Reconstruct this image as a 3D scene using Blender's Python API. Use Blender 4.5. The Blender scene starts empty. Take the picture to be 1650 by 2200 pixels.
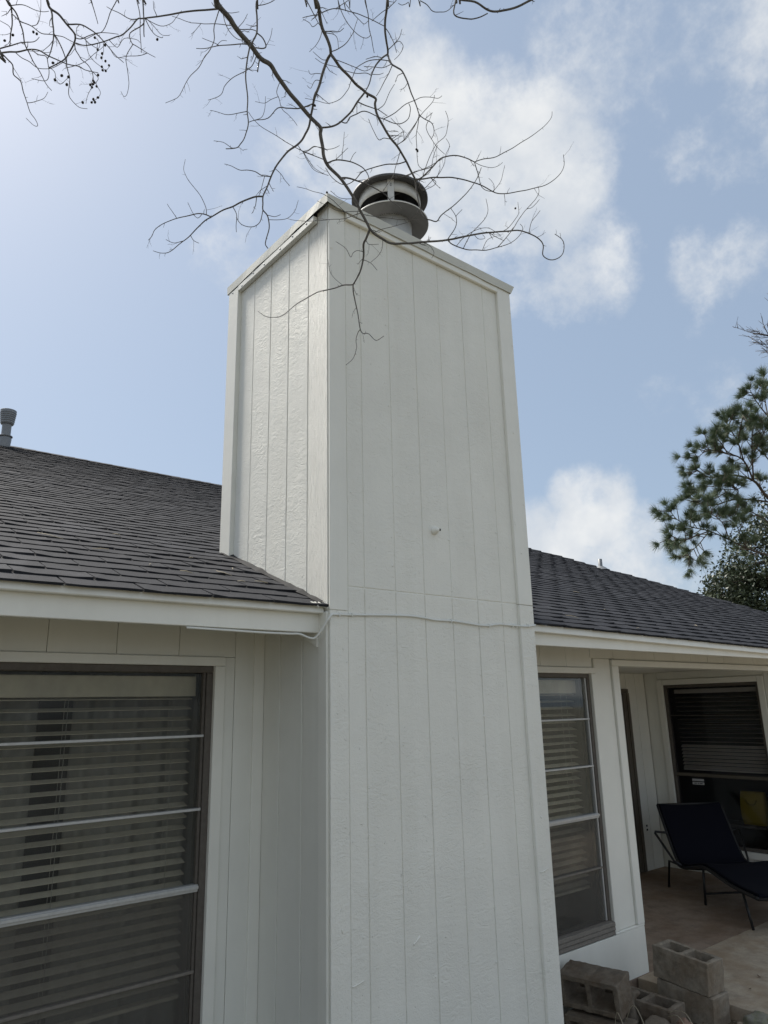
import bpy, bmesh, math, random
from mathutils import Vector, Matrix, Euler, noise

# ------------------------------------------------------------------ scene
sc = bpy.context.scene
COL = sc.collection
rnd = random.Random(11)

# camera: phone held at eye height in the back yard, looking up at the chimney
cam_d = bpy.data.cameras.new('camera')
cam = bpy.data.objects.new('camera', cam_d)
COL.objects.link(cam)
cam_d.sensor_fit = 'VERTICAL'
cam_d.sensor_height = 36.0
cam_d.sensor_width = 27.0
cam_d.lens = 36.0 * 1558.42 / 2200.0
cam_d.clip_start = 0.05
cam_d.clip_end = 2000.0
CAM = Vector((-1.9958, -2.8673, 1.9051))
yaw, pitch, roll = -0.6860, 0.2640, -0.0225
fwd = Vector((-math.sin(yaw) * math.cos(pitch), math.cos(yaw) * math.cos(pitch), math.sin(pitch)))
right0 = Vector((math.cos(yaw), math.sin(yaw), 0))
up0 = right0.cross(fwd)
right = math.cos(roll) * right0 + math.sin(roll) * up0
up = -math.sin(roll) * right0 + math.cos(roll) * up0
cam.matrix_world = Matrix(((right.x, up.x, -fwd.x, CAM.x), (right.y, up.y, -fwd.y, CAM.y),
                           (right.z, up.z, -fwd.z, CAM.z), (0, 0, 0, 1)))
sc.camera = cam

# sun: hazy, behind the house to the left
SUN_AZ = math.radians(105)      # measured from +X towards +Y
SUN_EL = math.radians(54)
sun_dir = Vector((math.cos(SUN_AZ) * math.cos(SUN_EL), math.sin(SUN_AZ) * math.cos(SUN_EL), math.sin(SUN_EL)))
sun_d = bpy.data.lights.new('sun', 'SUN')
sun_d.energy = 3.4
sun_d.angle = math.radians(14)
sun_d.color = (1.0, 0.945, 0.86)
sun = bpy.data.objects.new('sun', sun_d)
COL.objects.link(sun)
sun.location = (-6, 8, 12)
sun.rotation_euler = (-sun_dir).to_track_quat('-Z', 'Y').to_euler()

# ------------------------------------------------------------------ sky
world = bpy.data.worlds.new('World')
sc.world = world
world.use_nodes = True
wt = world.node_tree
wt.nodes.clear()
def WN(kind, **kw):
    n = wt.nodes.new(kind)
    for k, v in kw.items():
        setattr(n, k, v)
    return n
def WL(a, b): wt.links.new(a, b)
def wmath(op, a, b=None, clamp=False):
    n = WN('ShaderNodeMath', operation=op, use_clamp=clamp)
    for i, v in enumerate((a, b)):
        if v is None: continue
        if isinstance(v, (int, float)): n.inputs[i].default_value = v
        else: WL(v, n.inputs[i])
    return n.outputs[0]
tc = WN('ShaderNodeTexCoord')
D = tc.outputs['Generated']
sky = WN('ShaderNodeTexSky', sky_type='NISHITA')
sky.sun_disc = False
sky.sun_elevation = SUN_EL
sky.sun_rotation = math.pi / 2 - SUN_AZ
sky.altitude = 20
sky.air_density = 1.0
sky.dust_density = 2.2
sky.ozone_density = 1.6
SKY_STRENGTH = 0.0605
# clouds: soft cumulus banks, a few anchored by direction and the rest by noise
sep = WN('ShaderNodeSeparateXYZ'); WL(D, sep.inputs[0])
zc = wmath('ADD', wmath('MAXIMUM', sep.outputs[2], 0.0), 0.22)
comb = WN('ShaderNodeCombineXYZ')
WL(wmath('DIVIDE', sep.outputs[0], zc), comb.inputs[0])
WL(wmath('DIVIDE', sep.outputs[1], zc), comb.inputs[1])
n1 = WN('ShaderNodeTexNoise'); n1.inputs['Scale'].default_value = 2.6; n1.inputs['Detail'].default_value = 4; n1.inputs['Roughness'].default_value = 0.56
WL(comb.outputs[0], n1.inputs['Vector'])
n2 = WN('ShaderNodeTexNoise'); n2.inputs['Scale'].default_value = 6.5; n2.inputs['Detail'].default_value = 6; n2.inputs['Roughness'].default_value = 0.64
WL(D, n2.inputs['Vector'])
def blob(d, inner, outer):
    v = Vector(d).normalized()
    dt = WN('ShaderNodeVectorMath', operation='DOT_PRODUCT')
    WL(D, dt.inputs[0]); dt.inputs[1].default_value = v
    mr = WN('ShaderNodeMapRange', interpolation_type='SMOOTHSTEP')
    WL(dt.outputs['Value'], mr.inputs['Value'])
    mr.inputs['From Min'].default_value = math.cos(math.radians(outer))
    mr.inputs['From Max'].default_value = math.cos(math.radians(inner))
    return mr.outputs['Result']
CLOUDS = [  # direction of a cloud bank, inner and outer angular radius, weight
    ((0.543, 0.508, 0.668), 3, 9, 0.6),
    ((0.620, 0.475, 0.625), 3, 9, 0.64),
    ((0.696, 0.471, 0.542), 2, 7, 0.5),
    ((0.609, 0.547, 0.575), 3, 9, 0.56),
    ((0.453, 0.597, 0.662), 1, 6, 0.5),
    ((0.414, 0.663, 0.624), 1, 6, 0.4),
    ((0.371, 0.747, 0.551), 1, 5, 0.46),
    ((0.365, 0.714, 0.598), 1, 4, 0.35),
    ((0.801, 0.544, 0.251), 1.5, 5, 0.66),
    ((0.774, 0.596, 0.213), 1.5, 5, 0.58),
    ((0.827, 0.526, 0.200), 2, 6, 0.5),
    ((0.864, 0.481, 0.148), 2, 8, 0.42),
    ((0.548, 0.396, 0.737), 2, 9, 0.34),
    ((0.642, 0.312, 0.700), 3, 10, 0.36),
    ((0.723, 0.245, 0.646), 3, 10, 0.34),
    ((0.497, 0.472, 0.728), 2, 6, 0.3),
    ((0.791, 0.329, 0.516), 1, 5, 0.27),
]
acc = None
for d, i, o, w in CLOUDS:
    b = wmath('MULTIPLY', blob(d, i, o), w)
    acc = b if acc is None else wmath('MAXIMUM', acc, b)
field = wmath('ADD', wmath('MULTIPLY', wmath('SUBTRACT', n2.outputs['Fac'], 0.5), 1.55), acc)
# cloud over the rest of the sky, thickened out of view to brighten the front wall; thinner round the blue gap above the roof
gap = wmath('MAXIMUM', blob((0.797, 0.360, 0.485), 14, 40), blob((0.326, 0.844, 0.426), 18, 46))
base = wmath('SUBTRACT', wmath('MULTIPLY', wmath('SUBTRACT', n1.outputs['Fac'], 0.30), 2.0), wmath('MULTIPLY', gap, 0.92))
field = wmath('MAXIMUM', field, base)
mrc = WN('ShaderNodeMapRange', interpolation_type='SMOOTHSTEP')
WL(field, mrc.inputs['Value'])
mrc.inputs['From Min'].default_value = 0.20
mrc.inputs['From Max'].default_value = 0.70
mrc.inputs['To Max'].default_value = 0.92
skymul = WN('ShaderNodeMix', data_type='RGBA', blend_type='MIX')
# summer haze: a thin even white veil over the blue
skymul.inputs['Factor'].default_value = 0.45
WL(sky.outputs[0], skymul.inputs['A'])
skymul.inputs['B'].default_value = (5.4, 6.7, 8.3, 1)
cmix = WN('ShaderNodeMix', data_type='RGBA', blend_type='MIX')
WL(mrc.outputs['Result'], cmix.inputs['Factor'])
WL(skymul.outputs['Result'], cmix.inputs['A'])
# cloud tops are white, thicker parts a little greyer
n3 = WN('ShaderNodeTexNoise'); n3.inputs['Scale'].default_value = 7.5; n3.inputs['Detail'].default_value = 5; n3.inputs['Roughness'].default_value = 0.55
WL(D, n3.inputs['Vector'])
cshade = WN('ShaderNodeMapRange', interpolation_type='SMOOTHSTEP')
WL(n3.outputs['Fac'], cshade.inputs['Value'])
cshade.inputs['From Min'].default_value = 0.36; cshade.inputs['From Max'].default_value = 0.64
ccol = WN('ShaderNodeMix', data_type='RGBA', blend_type='MIX')
WL(cshade.outputs['Result'], ccol.inputs['Factor'])
ccol.inputs['A'].default_value = (6.5, 6.9, 7.4, 1)
ccol.inputs['B'].default_value = (8.5, 8.6, 8.6, 1)
WL(ccol.outputs['Result'], cmix.inputs['B'])
bg = WN('ShaderNodeBackground')
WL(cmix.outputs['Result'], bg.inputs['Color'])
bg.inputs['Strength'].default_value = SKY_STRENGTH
wo = WN('ShaderNodeOutputWorld')
WL(bg.outputs[0], wo.inputs['Surface'])

# exposure
sc.cycles.max_bounces = 8
sc.cycles.diffuse_bounces = 4
sc.cycles.glossy_bounces = 3
sc.cycles.transparent_max_bounces = 12
vs = sc.view_settings
vs.view_transform = 'Standard'
vs.look = 'None'
vs.gamma = 1.0
vs.exposure = 0.80
vs.use_curve_mapping = False

# ------------------------------------------------------------------ helpers
def nt(name):
    m = bpy.data.materials.new(name)
    m.use_nodes = True
    t = m.node_tree
    p = t.nodes['Principled BSDF']
    return m, t, p
def node(t, kind, ins=None, **kw):
    n = t.nodes.new(kind)
    for k, v in kw.items(): setattr(n, k, v)
    for k, v in (ins or {}).items():
        if hasattr(v, 'is_output'): t.links.new(v, n.inputs[k])
        else: n.inputs[k].default_value = v
    return n
def rgb(*c): return (c[0], c[1], c[2], 1.0)
def ramp(t, fac, stops):
    n = node(t, 'ShaderNodeValToRGB', {'Fac': fac})
    cr = n.color_ramp
    while len(cr.elements) < len(stops): cr.elements.new(0.5)
    for e, (p, c) in zip(cr.elements, stops):
        e.position = p
        e.color = c if len(c) == 4 else rgb(*c)
    return n.outputs['Color']
def mixc(t, fac, a, b, mode='MIX'):
    n = node(t, 'ShaderNodeMix', data_type='RGBA', blend_type=mode)
    for s, v in (('Factor', fac), ('A', a), ('B', b)):
        if hasattr(v, 'is_output'): t.links.new(v, n.inputs[s])
        else: n.inputs[s].default_value = v if not (s != 'Factor' and len(v) == 3) else rgb(*v)
    return n.outputs['Result']
def mapping(t, scale, src='Object'):
    c = node(t, 'ShaderNodeTexCoord')
    m = node(t, 'ShaderNodeMapping', {'Vector': c.outputs[src], 'Scale': scale})
    return m.outputs[0]
def tnoise(t, vec, scale, detail=5, rough=0.55, dist=0.0):
    return node(t, 'ShaderNodeTexNoise', {'Vector': vec, 'Scale': scale, 'Detail': detail, 'Roughness': rough, 'Distortion': dist}).outputs['Fac']
def bump(t, p, h, strength, dist):
    b = node(t, 'ShaderNodeBump', {'Height': h, 'Strength': strength, 'Distance': dist})
    t.links.new(b.outputs[0], p.inputs['Normal'])
def mth(t, op, a, b):
    n = node(t, 'ShaderNodeMath', operation=op)
    for i, v in enumerate((a, b)):
        if hasattr(v, 'is_output'): t.links.new(v, n.inputs[i])
        else: n.inputs[i].default_value = v
    return n.outputs[0]

def paint(name, col, kind='rough', rough=0.42):
    """house paint over wood; kind: 'rough' rippled plywood siding, 'grain' vertical wood grain, 'flat' smooth trim"""
    m, t, p = nt(name)
    big = tnoise(t, mapping(t, (1, 1, 1)), 2.1, 4, .6)
    spk = tnoise(t, mapping(t, (1, 1, 1)), 38, 3, .6)
    c = mixc(t, ramp(t, big, [(.3, (0, 0, 0)), (.75, (1, 1, 1))]), tuple(x * .93 for x in col), tuple(min(1, x * 1.03) for x in col))
    strk = tnoise(t, mapping(t, (7, 7, .45)), 1.0, 5, .65)
    c = mixc(t, mth(t, 'MULTIPLY', ramp(t, strk, [(.45, (0, 0, 0)), (.72, (1, 1, 1))]), .22), c, tuple(x * f for x, f in zip(col, (.80, .79, .76))))
    dirt = ramp(t, spk, [(.70, (0, 0, 0)), (.78, (1, 1, 1))])
    c = mixc(t, mth(t, 'MULTIPLY', dirt, .10), c, (.40, .39, .34))
    t.links.new(c, p.inputs['Base Color'])
    p.inputs['Roughness'].default_value = rough
    p.inputs['Specular IOR Level'].default_value = 0.5
    fine = tnoise(t, mapping(t, (1, 1, 1)), 160, 4, .6)
    if kind == 'rough':
        warp = node(t, 'ShaderNodeTexNoise', {'Vector': mapping(t, (1, 1, 1)), 'Scale': 9.0, 'Detail': 3.0})
        wv = node(t, 'ShaderNodeVectorMath', {0: mapping(t, (20, 20, 62)), 1: node(t, 'ShaderNodeVectorMath', {0: warp.outputs['Color'], 'Scale': 7.0}, operation='SCALE').outputs[0]}, operation='ADD')
        rip = tnoise(t, wv.outputs[0], 1.0, 4, .6, .6)
        patch = tnoise(t, mapping(t, (5, 5, 2.4)), 1.0, 3, .5)
        amp = node(t, 'ShaderNodeMapRange', {'Value': patch, 'From Min': .38, 'From Max': .66, 'To Min': .32, 'To Max': .9}).outputs[0]
        h = mth(t, 'ADD', mth(t, 'MULTIPLY', rip, amp), mth(t, 'MULTIPLY', fine, .28))
        drip = ramp(t, tnoise(t, mapping(t, (60, 60, 45)), 1.0, 2, .5), [(.70, (0, 0, 0)), (.76, (1, 1, 1))])
        h = mth(t, 'ADD', h, mth(t, 'MULTIPLY', drip, .5))
        bump(t, p, h, 0.85, 0.0065)
    elif kind == 'grain':
        g = node(t, 'ShaderNodeTexNoise', {'Vector': mapping(t, (70, 70, 5)), 'Scale': 1.0, 'Detail': 6.0, 'Roughness': .65, 'Distortion': 1.6}).outputs['Fac']
        h = mth(t, 'ADD', g, mth(t, 'MULTIPLY', fine, .25))
        bump(t, p, h, 0.9, 0.010)
    else:
        g = tnoise(t, mapping(t, (22, 22, 22)), 1.0, 4, .6)
        h = mth(t, 'ADD', mth(t, 'MULTIPLY', g, .6), mth(t, 'MULTIPLY', fine, .3))
        bump(t, p, h, 0.35, 0.004)
    return m

def solid(name, col, rough=.6, metal=0.0, var=.12, nscale=30, bstr=.2, bdist=.003, spec=.5):
    m, t, p = nt(name)
    v = tnoise(t, mapping(t, (1, 1, 1)), nscale, 6, .65)
    c = mixc(t, v, tuple(x * (1 - var * 2) for x in col), tuple(min(1, x * (1 + var * 2)) for x in col))
    t.links.new(c, p.inputs['Base Color'])
    p.inputs['Roughness'].default_value = rough
    p.inputs['Metallic'].default_value = metal
    p.inputs['Specular IOR Level'].default_value = spec
    if bstr: bump(t, p, v, bstr, bdist)
    return m

WHITE = (.825, .815, .745)
M = {}
M['siding'] = paint('painted siding', WHITE, 'rough', .58)
M['grain'] = paint('painted grained siding', WHITE, 'grain', .55)
M['trim'] = paint('painted trim', WHITE, 'flat', .40)
M['wall'] = paint('painted wall boards', (.79, .785, .72), 'flat', .45)

# weathered asphalt shingles
def shingle_mat():
    m, t, p = nt('asphalt shingle')
    g = node(t, 'ShaderNodeNewGeometry')
    pos = g.outputs['Position']
    oi = node(t, 'ShaderNodeObjectInfo')
    gran = tnoise(t, pos, 330, 3, .7)
    mot = tnoise(t, node(t, 'ShaderNodeMapping', {'Vector': pos, 'Scale': (1.3, .55, .55)}).outputs[0], 2.2, 6, .62, .5)
    tabn = node(t, 'ShaderNodeTexWhiteNoise', {'Vector': node(t, 'ShaderNodeAttribute', attribute_name='tab').outputs['Vector']}, noise_dimensions='3D').outputs['Value']
    tabv = mth(t, 'ADD', mth(t, 'MULTIPLY', tabn, .5), mth(t, 'MULTIPLY', oi.outputs['Random'], .5))
    c = ramp(t, gran, [(.30, (.012, .013, .0165)), (.55, (.025, .027, .033)), (.80, (.058, .061, .070))])
    c = mixc(t, mth(t, 'MULTIPLY', tabv, .45), c, mixc(t, 1.0, c, (.72, .71, .74), 'MULTIPLY'))
    worn = ramp(t, mot, [(.54, (0, 0, 0)), (.76, (1, 1, 1))])
    c = mixc(t, mth(t, 'MULTIPLY', worn, .55), c, (.085, .088, .099))
    t.links.new(c, p.inputs['Base Color'])
    p.inputs['Roughness'].default_value = .86
    p.inputs['Specular IOR Level'].default_value = .2
    bump(t, p, gran, .6, .002)
    return m
M['shingle'] = shingle_mat()
M['soffit'] = solid('darkened soffit', (.17, .165, .15), .7, 0, .1, 14, .2)  # colour darkened to deepen the shade under the eaves
M['deck'] = solid('roof felt', (.02, .02, .021), .9)
M['bark'] = solid('grey brown bark', (.15, .142, .134), .95, 0, .42, 60, .6, .004, .08)
M['capsule'] = solid('dry seed capsule', (.035, .028, .024), .8, 0, .2, 90)
M['galv'] = solid('painted galvanised metal', (.56, .56, .54), .5, .0, .16, 9, .15, .002)
M['galv_shaded'] = solid('shaded galvanised metal', (.07, .069, .07), .6, .15, .16, 14, .15, .002)  # underside shade of flue lid and skirt put into the metal colour
M['soot'] = solid('sooty metal', (.012, .012, .013), .9)
M['gap_dark'] = solid('gap shade black', (.03, .03, .03), .8)  # colour of the shade painted between cap and frieze
M['flash'] = paint('painted flashing', (.62, .62, .56), 'flat', .6)
M['lead'] = solid('dull grey flashing', (.22, .23, .24), .5, .4, .15, 25)
M['ventgrey'] = solid('grey painted vent', (.21, .22, .23), .5, .2, .12, 18)
M['aluminium'] = solid('bare window aluminium', (.50, .50, .49), .42, .3, .12, 60, .1)
M['bronze'] = solid('dark weathered window frame', (.10, .086, .072), .6, .0, .25, 45, .3)
M['oldwood'] = solid('flaking window sill', (.19, .17, .145), .75, 0, .3, 55, .6, .004)
M['slat'] = solid('beige blind slat', (.72, .64, .52), .5, 0, .08, 12, 0)
M['cord'] = solid('blind cord', (.5, .48, .42), .7, 0, .05, 12, 0)
M['curtain'] = solid('pale curtain cloth', (.42, .41, .40), .85, 0, .08, 8, .1)
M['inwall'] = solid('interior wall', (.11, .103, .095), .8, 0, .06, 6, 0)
M['navy'] = solid('navy sling fabric', (.0045, .005, .010), .85, 0, .15, 260, .3, .001, .12)
M['blackmetal'] = solid('black tube', (.012, .012, .013), .45, 0, .15, 30, .05)
M['brownvinyl'] = solid('brown door trim', (.10, .085, .065), .5, 0, .15, 20, .1)
M['yellow'] = solid('yellow bag', (.42, .30, .03), .6, 0, .08, 18, .1)
M['yellowdark'] = solid('yellow bag handle', (.28, .20, .02), .6, 0, .08, 18, .1)
M['label'] = solid('white label', (.55, .55, .55), .6, 0, .05, 80, 0)
M['labelink'] = solid('grey print', (.16, .16, .17), .6, 0, .05, 80, 0)
M['cable'] = paint('painted cable', (.72, .73, .69), 'flat', .4)
M['needle'] = solid('pine needles', (.105, .145, .08), .55, 0, .35, 4, 0)
M['pinebark'] = solid('pine bark', (.075, .058, .046), .9, 0, .3, 12, .5, .01)
M['leafdark'] = solid('dark evergreen leaves', (.050, .068, .036), .5, 0, .4, 3, 0)
M['leafgreen'] = solid('mid green leaves', (.062, .10, .035), .5, 0, .35, 3, 0)
M['straw'] = solid('dry straw', (.38, .33, .24), .8, 0, .15, 40, 0)
M['leaflitter'] = solid('dry brown leaf', (.13, .085, .05), .8, 0, .3, 30, .2)
M['moss'] = None
for k, (a, b) in {'needle': (.35, 0), 'leafdark': (.25, 0), 'leafgreen': (.3, 0)}.items():
    p = M[k].node_tree.nodes['Principled BSDF']
    p.inputs['Subsurface Weight'].default_value = 0.0

def glass_mat(name, tint, gloss, dusty=1.0):
    m = bpy.data.materials.new(name); m.use_nodes = True
    t = m.node_tree; t.nodes.clear()
    tr = node(t, 'ShaderNodeBsdfTransparent', {'Color': rgb(*tint)})
    dust = node(t, 'ShaderNodeBsdfDiffuse', {'Color': rgb(.25, .25, .24)})
    gl = node(t, 'ShaderNodeBsdfGlossy', {'Color': rgb(.9, .92, .95), 'Roughness': .03})
    fr = node(t, 'ShaderNodeFresnel', {'IOR': 1.5})
    f = mth(t, 'MULTIPLY', fr.outputs[0], gloss)
    n = tnoise(t, mapping(t, (3, 3, 1.2)), 2.0, 5, .6)
    d = node(t, 'ShaderNodeMapRange', {'Value': n, 'From Min': .35, 'From Max': .8, 'To Min': .04 * dusty, 'To Max': .15 * dusty}).outputs[0]
    m1 = node(t, 'ShaderNodeMixShader', {0: d, 1: tr.outputs[0], 2: dust.outputs[0]})
    m2 = node(t, 'ShaderNodeMixShader', {0: f, 1: m1.outputs[0], 2: gl.outputs[0]})
    t.links.new(m2.outputs[0], node(t, 'ShaderNodeOutputMaterial').inputs[0])
    return m
M['glass'] = glass_mat('dusty window glass', (.88, .89, .87), .15)
M['glass_dark'] = glass_mat('tinted porch glass', (.82, .83, .86), .35, .1)
def screen_mat():
    m = bpy.data.materials.new('insect screen'); m.use_nodes = True
    t = m.node_tree; t.nodes.clear()
    tr = node(t, 'ShaderNodeBsdfTransparent')
    df = node(t, 'ShaderNodeBsdfDiffuse', {'Color': rgb(.17, .155, .135)})
    w = node(t, 'ShaderNodeTexNoise', {'Vector': mapping(t, (1, 1, 1)), 'Scale': 3.0, 'Detail': 5.0}).outputs['Fac']
    f = node(t, 'ShaderNodeMapRange', {'Value': w, 'From Min': .3, 'From Max': .7, 'To Min': .16, 'To Max': .30}).outputs[0]
    mx = node(t, 'ShaderNodeMixShader', {0: f, 1: tr.outputs[0], 2: df.outputs[0]})
    t.links.new(mx.outputs[0], node(t, 'ShaderNodeOutputMaterial').inputs[0])
    return m
M['screen'] = screen_mat()

def concrete(name, col, mossy=0.0, brown=0.0, scale=1.0):
    m, t, p = nt(name)
    a = tnoise(t, mapping(t, (1, 1, 1)), 9 * scale, 7, .7)
    b = tnoise(t, mapping(t, (1, 1, 1)), 120 * scale, 4, .7)
    e = tnoise(t, mapping(t, (1, 1, 1)), 3.2 * scale, 5, .6)
    oi = node(t, 'ShaderNodeObjectInfo')
    c = ramp(t, a, [(.25, tuple(x * .55 for x in col)), (.55, col), (.85, tuple(x * 1.35 for x in col))])
    c = mixc(t, ramp(t, b, [(.55, (0, 0, 0)), (.75, (1, 1, 1))]), c, tuple(x * .5 for x in col))
    c = mixc(t, mth(t, 'MULTIPLY', ramp(t, e, [(.45, (0, 0, 0)), (.65, (1, 1, 1))]), .55 + brown), c, (col[0] * .62, col[1] * .52, col[2] * .43))
    if mossy: c = mixc(t, mth(t, 'MULTIPLY', ramp(t, a, [(.45, (0, 0, 0)), (.6, (1, 1, 1))]), mossy), c, (.13, .15, .04))
    c = mixc(t, mth(t, 'MULTIPLY', oi.outputs['Random'], .3), c, mixc(t, 1.0, c, (.65, .62, .58), 'MULTIPLY'))
    t.links.new(c, p.inputs['Base Color'])
    p.inputs['Roughness'].default_value = .9
    p.inputs['Specular IOR Level'].default_value = .25
    bump(t, p, mth(t, 'ADD', mth(t, 'MULTIPLY', a, .6), b), .7, .004)
    return m
M['block'] = concrete('weathered concrete block', (.22, .185, .145), 0, .1, 2.0)
M['block_clean'] = concrete('concrete block', (.32, .275, .215), 0, .05, 2.0)
M['slab'] = concrete('outdoor slab', (.46, .385, .295), .05, .05, 1.0)
M['porch'] = concrete('stained porch slab', (.34, .265, .205), 0, .15, .6)
M['soil'] = concrete('bare soil', (.12, .092, .066), .08, .2, 1.2)
M['stone'] = concrete('mossy stone', (.30, .29, .24), .65, 0, 2.0)
M['redstone'] = concrete('reddish stone', (.30, .20, .15), 0, .25, 3.0)

def set_props(o, label=None, cat=None, group=None, kind=None):
    if label: o['label'] = label
    if cat: o['category'] = cat
    if group: o['group'] = group
    if kind: o['kind'] = kind
    return o
def thing(name, label, cat, loc=(0, 0, 0), group=None):
    o = bpy.data.objects.new(name, None)
    o.location = loc
    o.empty_display_size = .1
    COL.objects.link(o)
    return set_props(o, label, cat, group)
def world_loc(o):
    v = Vector(o.location)
    while o.parent is not None:
        o = o.parent
        v += Vector(o.location)
    return v
def link(name, mesh, parent=None, loc=(0, 0, 0), rot=None):
    """link a mesh whose coordinates are world coordinates (plus loc); parents carry translation only"""
    o = bpy.data.objects.new(name, mesh)
    COL.objects.link(o)
    o.location = loc
    if rot is not None: o.rotation_euler = rot
    if parent is not None:
        o.parent = parent
        o.matrix_parent_inverse = Matrix.Translation(-WORLD_OF(parent))
    return o
def WORLD_OF(o):
    v = Vector((0, 0, 0))
    while o is not None:
        v = v + Vector(o.location) + (o.matrix_parent_inverse.translation if o.parent is not None else Vector())
        o = o.parent
    return v
class MB:
    def __init__(s): s.v = []; s.f = []; s.sm = []
    def add(s, vs, fs, smooth=False):
        o = len(s.v); s.v += [tuple(x) for x in vs]
        for f in fs:
            s.f.append(tuple(o + i for i in f)); s.sm.append(smooth)
        return s
    def box(s, x0, x1, y0, y1, z0, z1):
        return s.add([(x0, y0, z0), (x1, y0, z0), (x1, y1, z0), (x0, y1, z0), (x0, y0, z1), (x1, y0, z1), (x1, y1, z1), (x0, y1, z1)],
                     [(0, 3, 2, 1), (4, 5, 6, 7), (0, 1, 5, 4), (1, 2, 6, 5), (2, 3, 7, 6), (3, 0, 4, 7)])
    def hexa(s, b, t):
        return s.add(list(b) + list(t), [(0, 3, 2, 1), (4, 5, 6, 7), (0, 1, 5, 4), (1, 2, 6, 5), (2, 3, 7, 6), (3, 0, 4, 7)])
    def tube(s, pts, rads, n=8, cap=True, smooth=True):
        P = [Vector(p) for p in pts]; k = len(P); rings = []
        ref = None
        for i in range(k):
            d = (P[min(i + 1, k - 1)] - P[max(i - 1, 0)])
            if d.length < 1e-9: d = Vector((0, 0, 1))
            d.normalize()
            if ref is None:
                ref = Vector((0, 0, 1)) if abs(d.z) < .9 else Vector((1, 0, 0))
            a = (ref - d * ref.dot(d))
            if a.length < 1e-5: a = d.orthogonal()
            a.normalize(); ref = a
            b = d.cross(a)
            r = rads[i] if hasattr(rads, '__len__') else rads
            rings.append([P[i] + (a * math.cos(2 * math.pi * j / n) + b * math.sin(2 * math.pi * j / n)) * r for j in range(n)])
        vs = [p for r in rings for p in r]
        fs = [(i * n + j, i * n + (j + 1) % n, (i + 1) * n + (j + 1) % n, (i + 1) * n + j) for i in range(k - 1) for j in range(n)]
        if cap:
            fs += [tuple(reversed(range(n))), tuple((k - 1) * n + j for j in range(n))]
        return s.add(vs, fs, smooth)
    def lathe(s, prof, c, n=48, smooth=True):
        vs = []; fs = []
        for r, z in prof:
            for j in range(n):
                a = 2 * math.pi * j / n
                vs.append((c[0] + r * math.cos(a), c[1] + r * math.sin(a), c[2] + z))
        for i in range(len(prof) - 1):
            for j in range(n):
                fs.append((i * n + j, i * n + (j + 1) % n, (i + 1) * n + (j + 1) % n, (i + 1) * n + j))
        return s.add(vs, fs, smooth)
    def mesh(s, name, mat):
        me = bpy.data.meshes.new(name)
        me.from_pydata(s.v, [], s.f)
        if any(s.sm): me.polygons.foreach_set('use_smooth', s.sm)
        me.materials.append(mat)
        me.update()
        return me
    def build(s, name, mat, parent=None, bevel=0, loc=(0, 0, 0), seg=1):
        o = link(name, s.mesh(name, mat), parent, loc)
        if bevel:
            b = o.modifiers.new('edge', 'BEVEL'); b.width = bevel; b.segments = seg; b.limit_method = 'ANGLE'; b.angle_limit = math.radians(40)
        return o
def board(name, parent, mat, x0, x1, y0, y1, z0, z1, bevel=.003):
    return MB().box(x0, x1, y0, y1, z0, z1).build(name, M[mat] if isinstance(mat, str) else mat, parent, bevel)

def smooth_path(P, k=4):
    P = [Vector(p) for p in P]; out = []
    for i in range(len(P) - 1):
        p0, p1, p2, p3 = P[max(i - 1, 0)], P[i], P[i + 1], P[min(i + 2, len(P) - 1)]
        for j in range(k):
            t = j / k
            out.append(.5 * ((2 * p1) + (p2 - p0) * t + (2 * p0 - 5 * p1 + 4 * p2 - p3) * t * t + (3 * p1 - p0 - 3 * p2 + p3) * t ** 3))
    out.append(P[-1]); return out

# ------------------------------------------------------------------ ground and slabs
def ground():
    s = MB(); n = 60; pts = []
    def g(i): 
        u = (i / n) * 2 - 1
        return math.copysign(abs(u) ** 2.6, u) * 400
    for i in range(n + 1):
        for j in range(n + 1):
            x, y = g(i) + 2, g(j)
            pts.append((x, y, -.10 + .015 * noise.noise(Vector((x * .9, y * .9, 0)))))
    s.add(pts, [(i * (n + 1) + j, (i + 1) * (n + 1) + j, (i + 1) * (n + 1) + j + 1, i * (n + 1) + j + 1) for i in range(n) for j in range(n)], True)
    m, t, p = nt('yard ground')
    pos = node(t, 'ShaderNodeNewGeometry').outputs['Position']
    a = tnoise(t, pos, 1.1, 7, .65); b = tnoise(t, pos, 55, 4, .7)
    c = mixc(t, ramp(t, a, [(.40, (0, 0, 0)), (.58, (1, 1, 1))]), (.20, .178, .135), (.15, .142, .098))
    c = mixc(t, ramp(t, b, [(.4, (0, 0, 0)), (.7, (1, 1, 1))]), c, mixc(t, 1.0, c, (.66, .64, .6), 'MULTIPLY'))
    t.links.new(c, p.inputs['Base Color']); p.inputs['Roughness'].default_value = .95
    bump(t, p, b, 1.0, .02)
    return set_props(s.build('ground', m), kind='structure')
ground()
set_props(MB().add([(x, y, -.085 + .012 * noise.noise(Vector((x * 5, y * 5, 3)))) for x in [1.49 + .1 * i for i in range(18)] for y in [-1.6 + .1 * j for j in range(22)]],
    [(i * 22 + j, (i + 1) * 22 + j, (i + 1) * 22 + j + 1, i * 22 + j + 1) for i in range(17) for j in range(21)], True).build('soil_bed', M['soil']), kind='structure')
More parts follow.
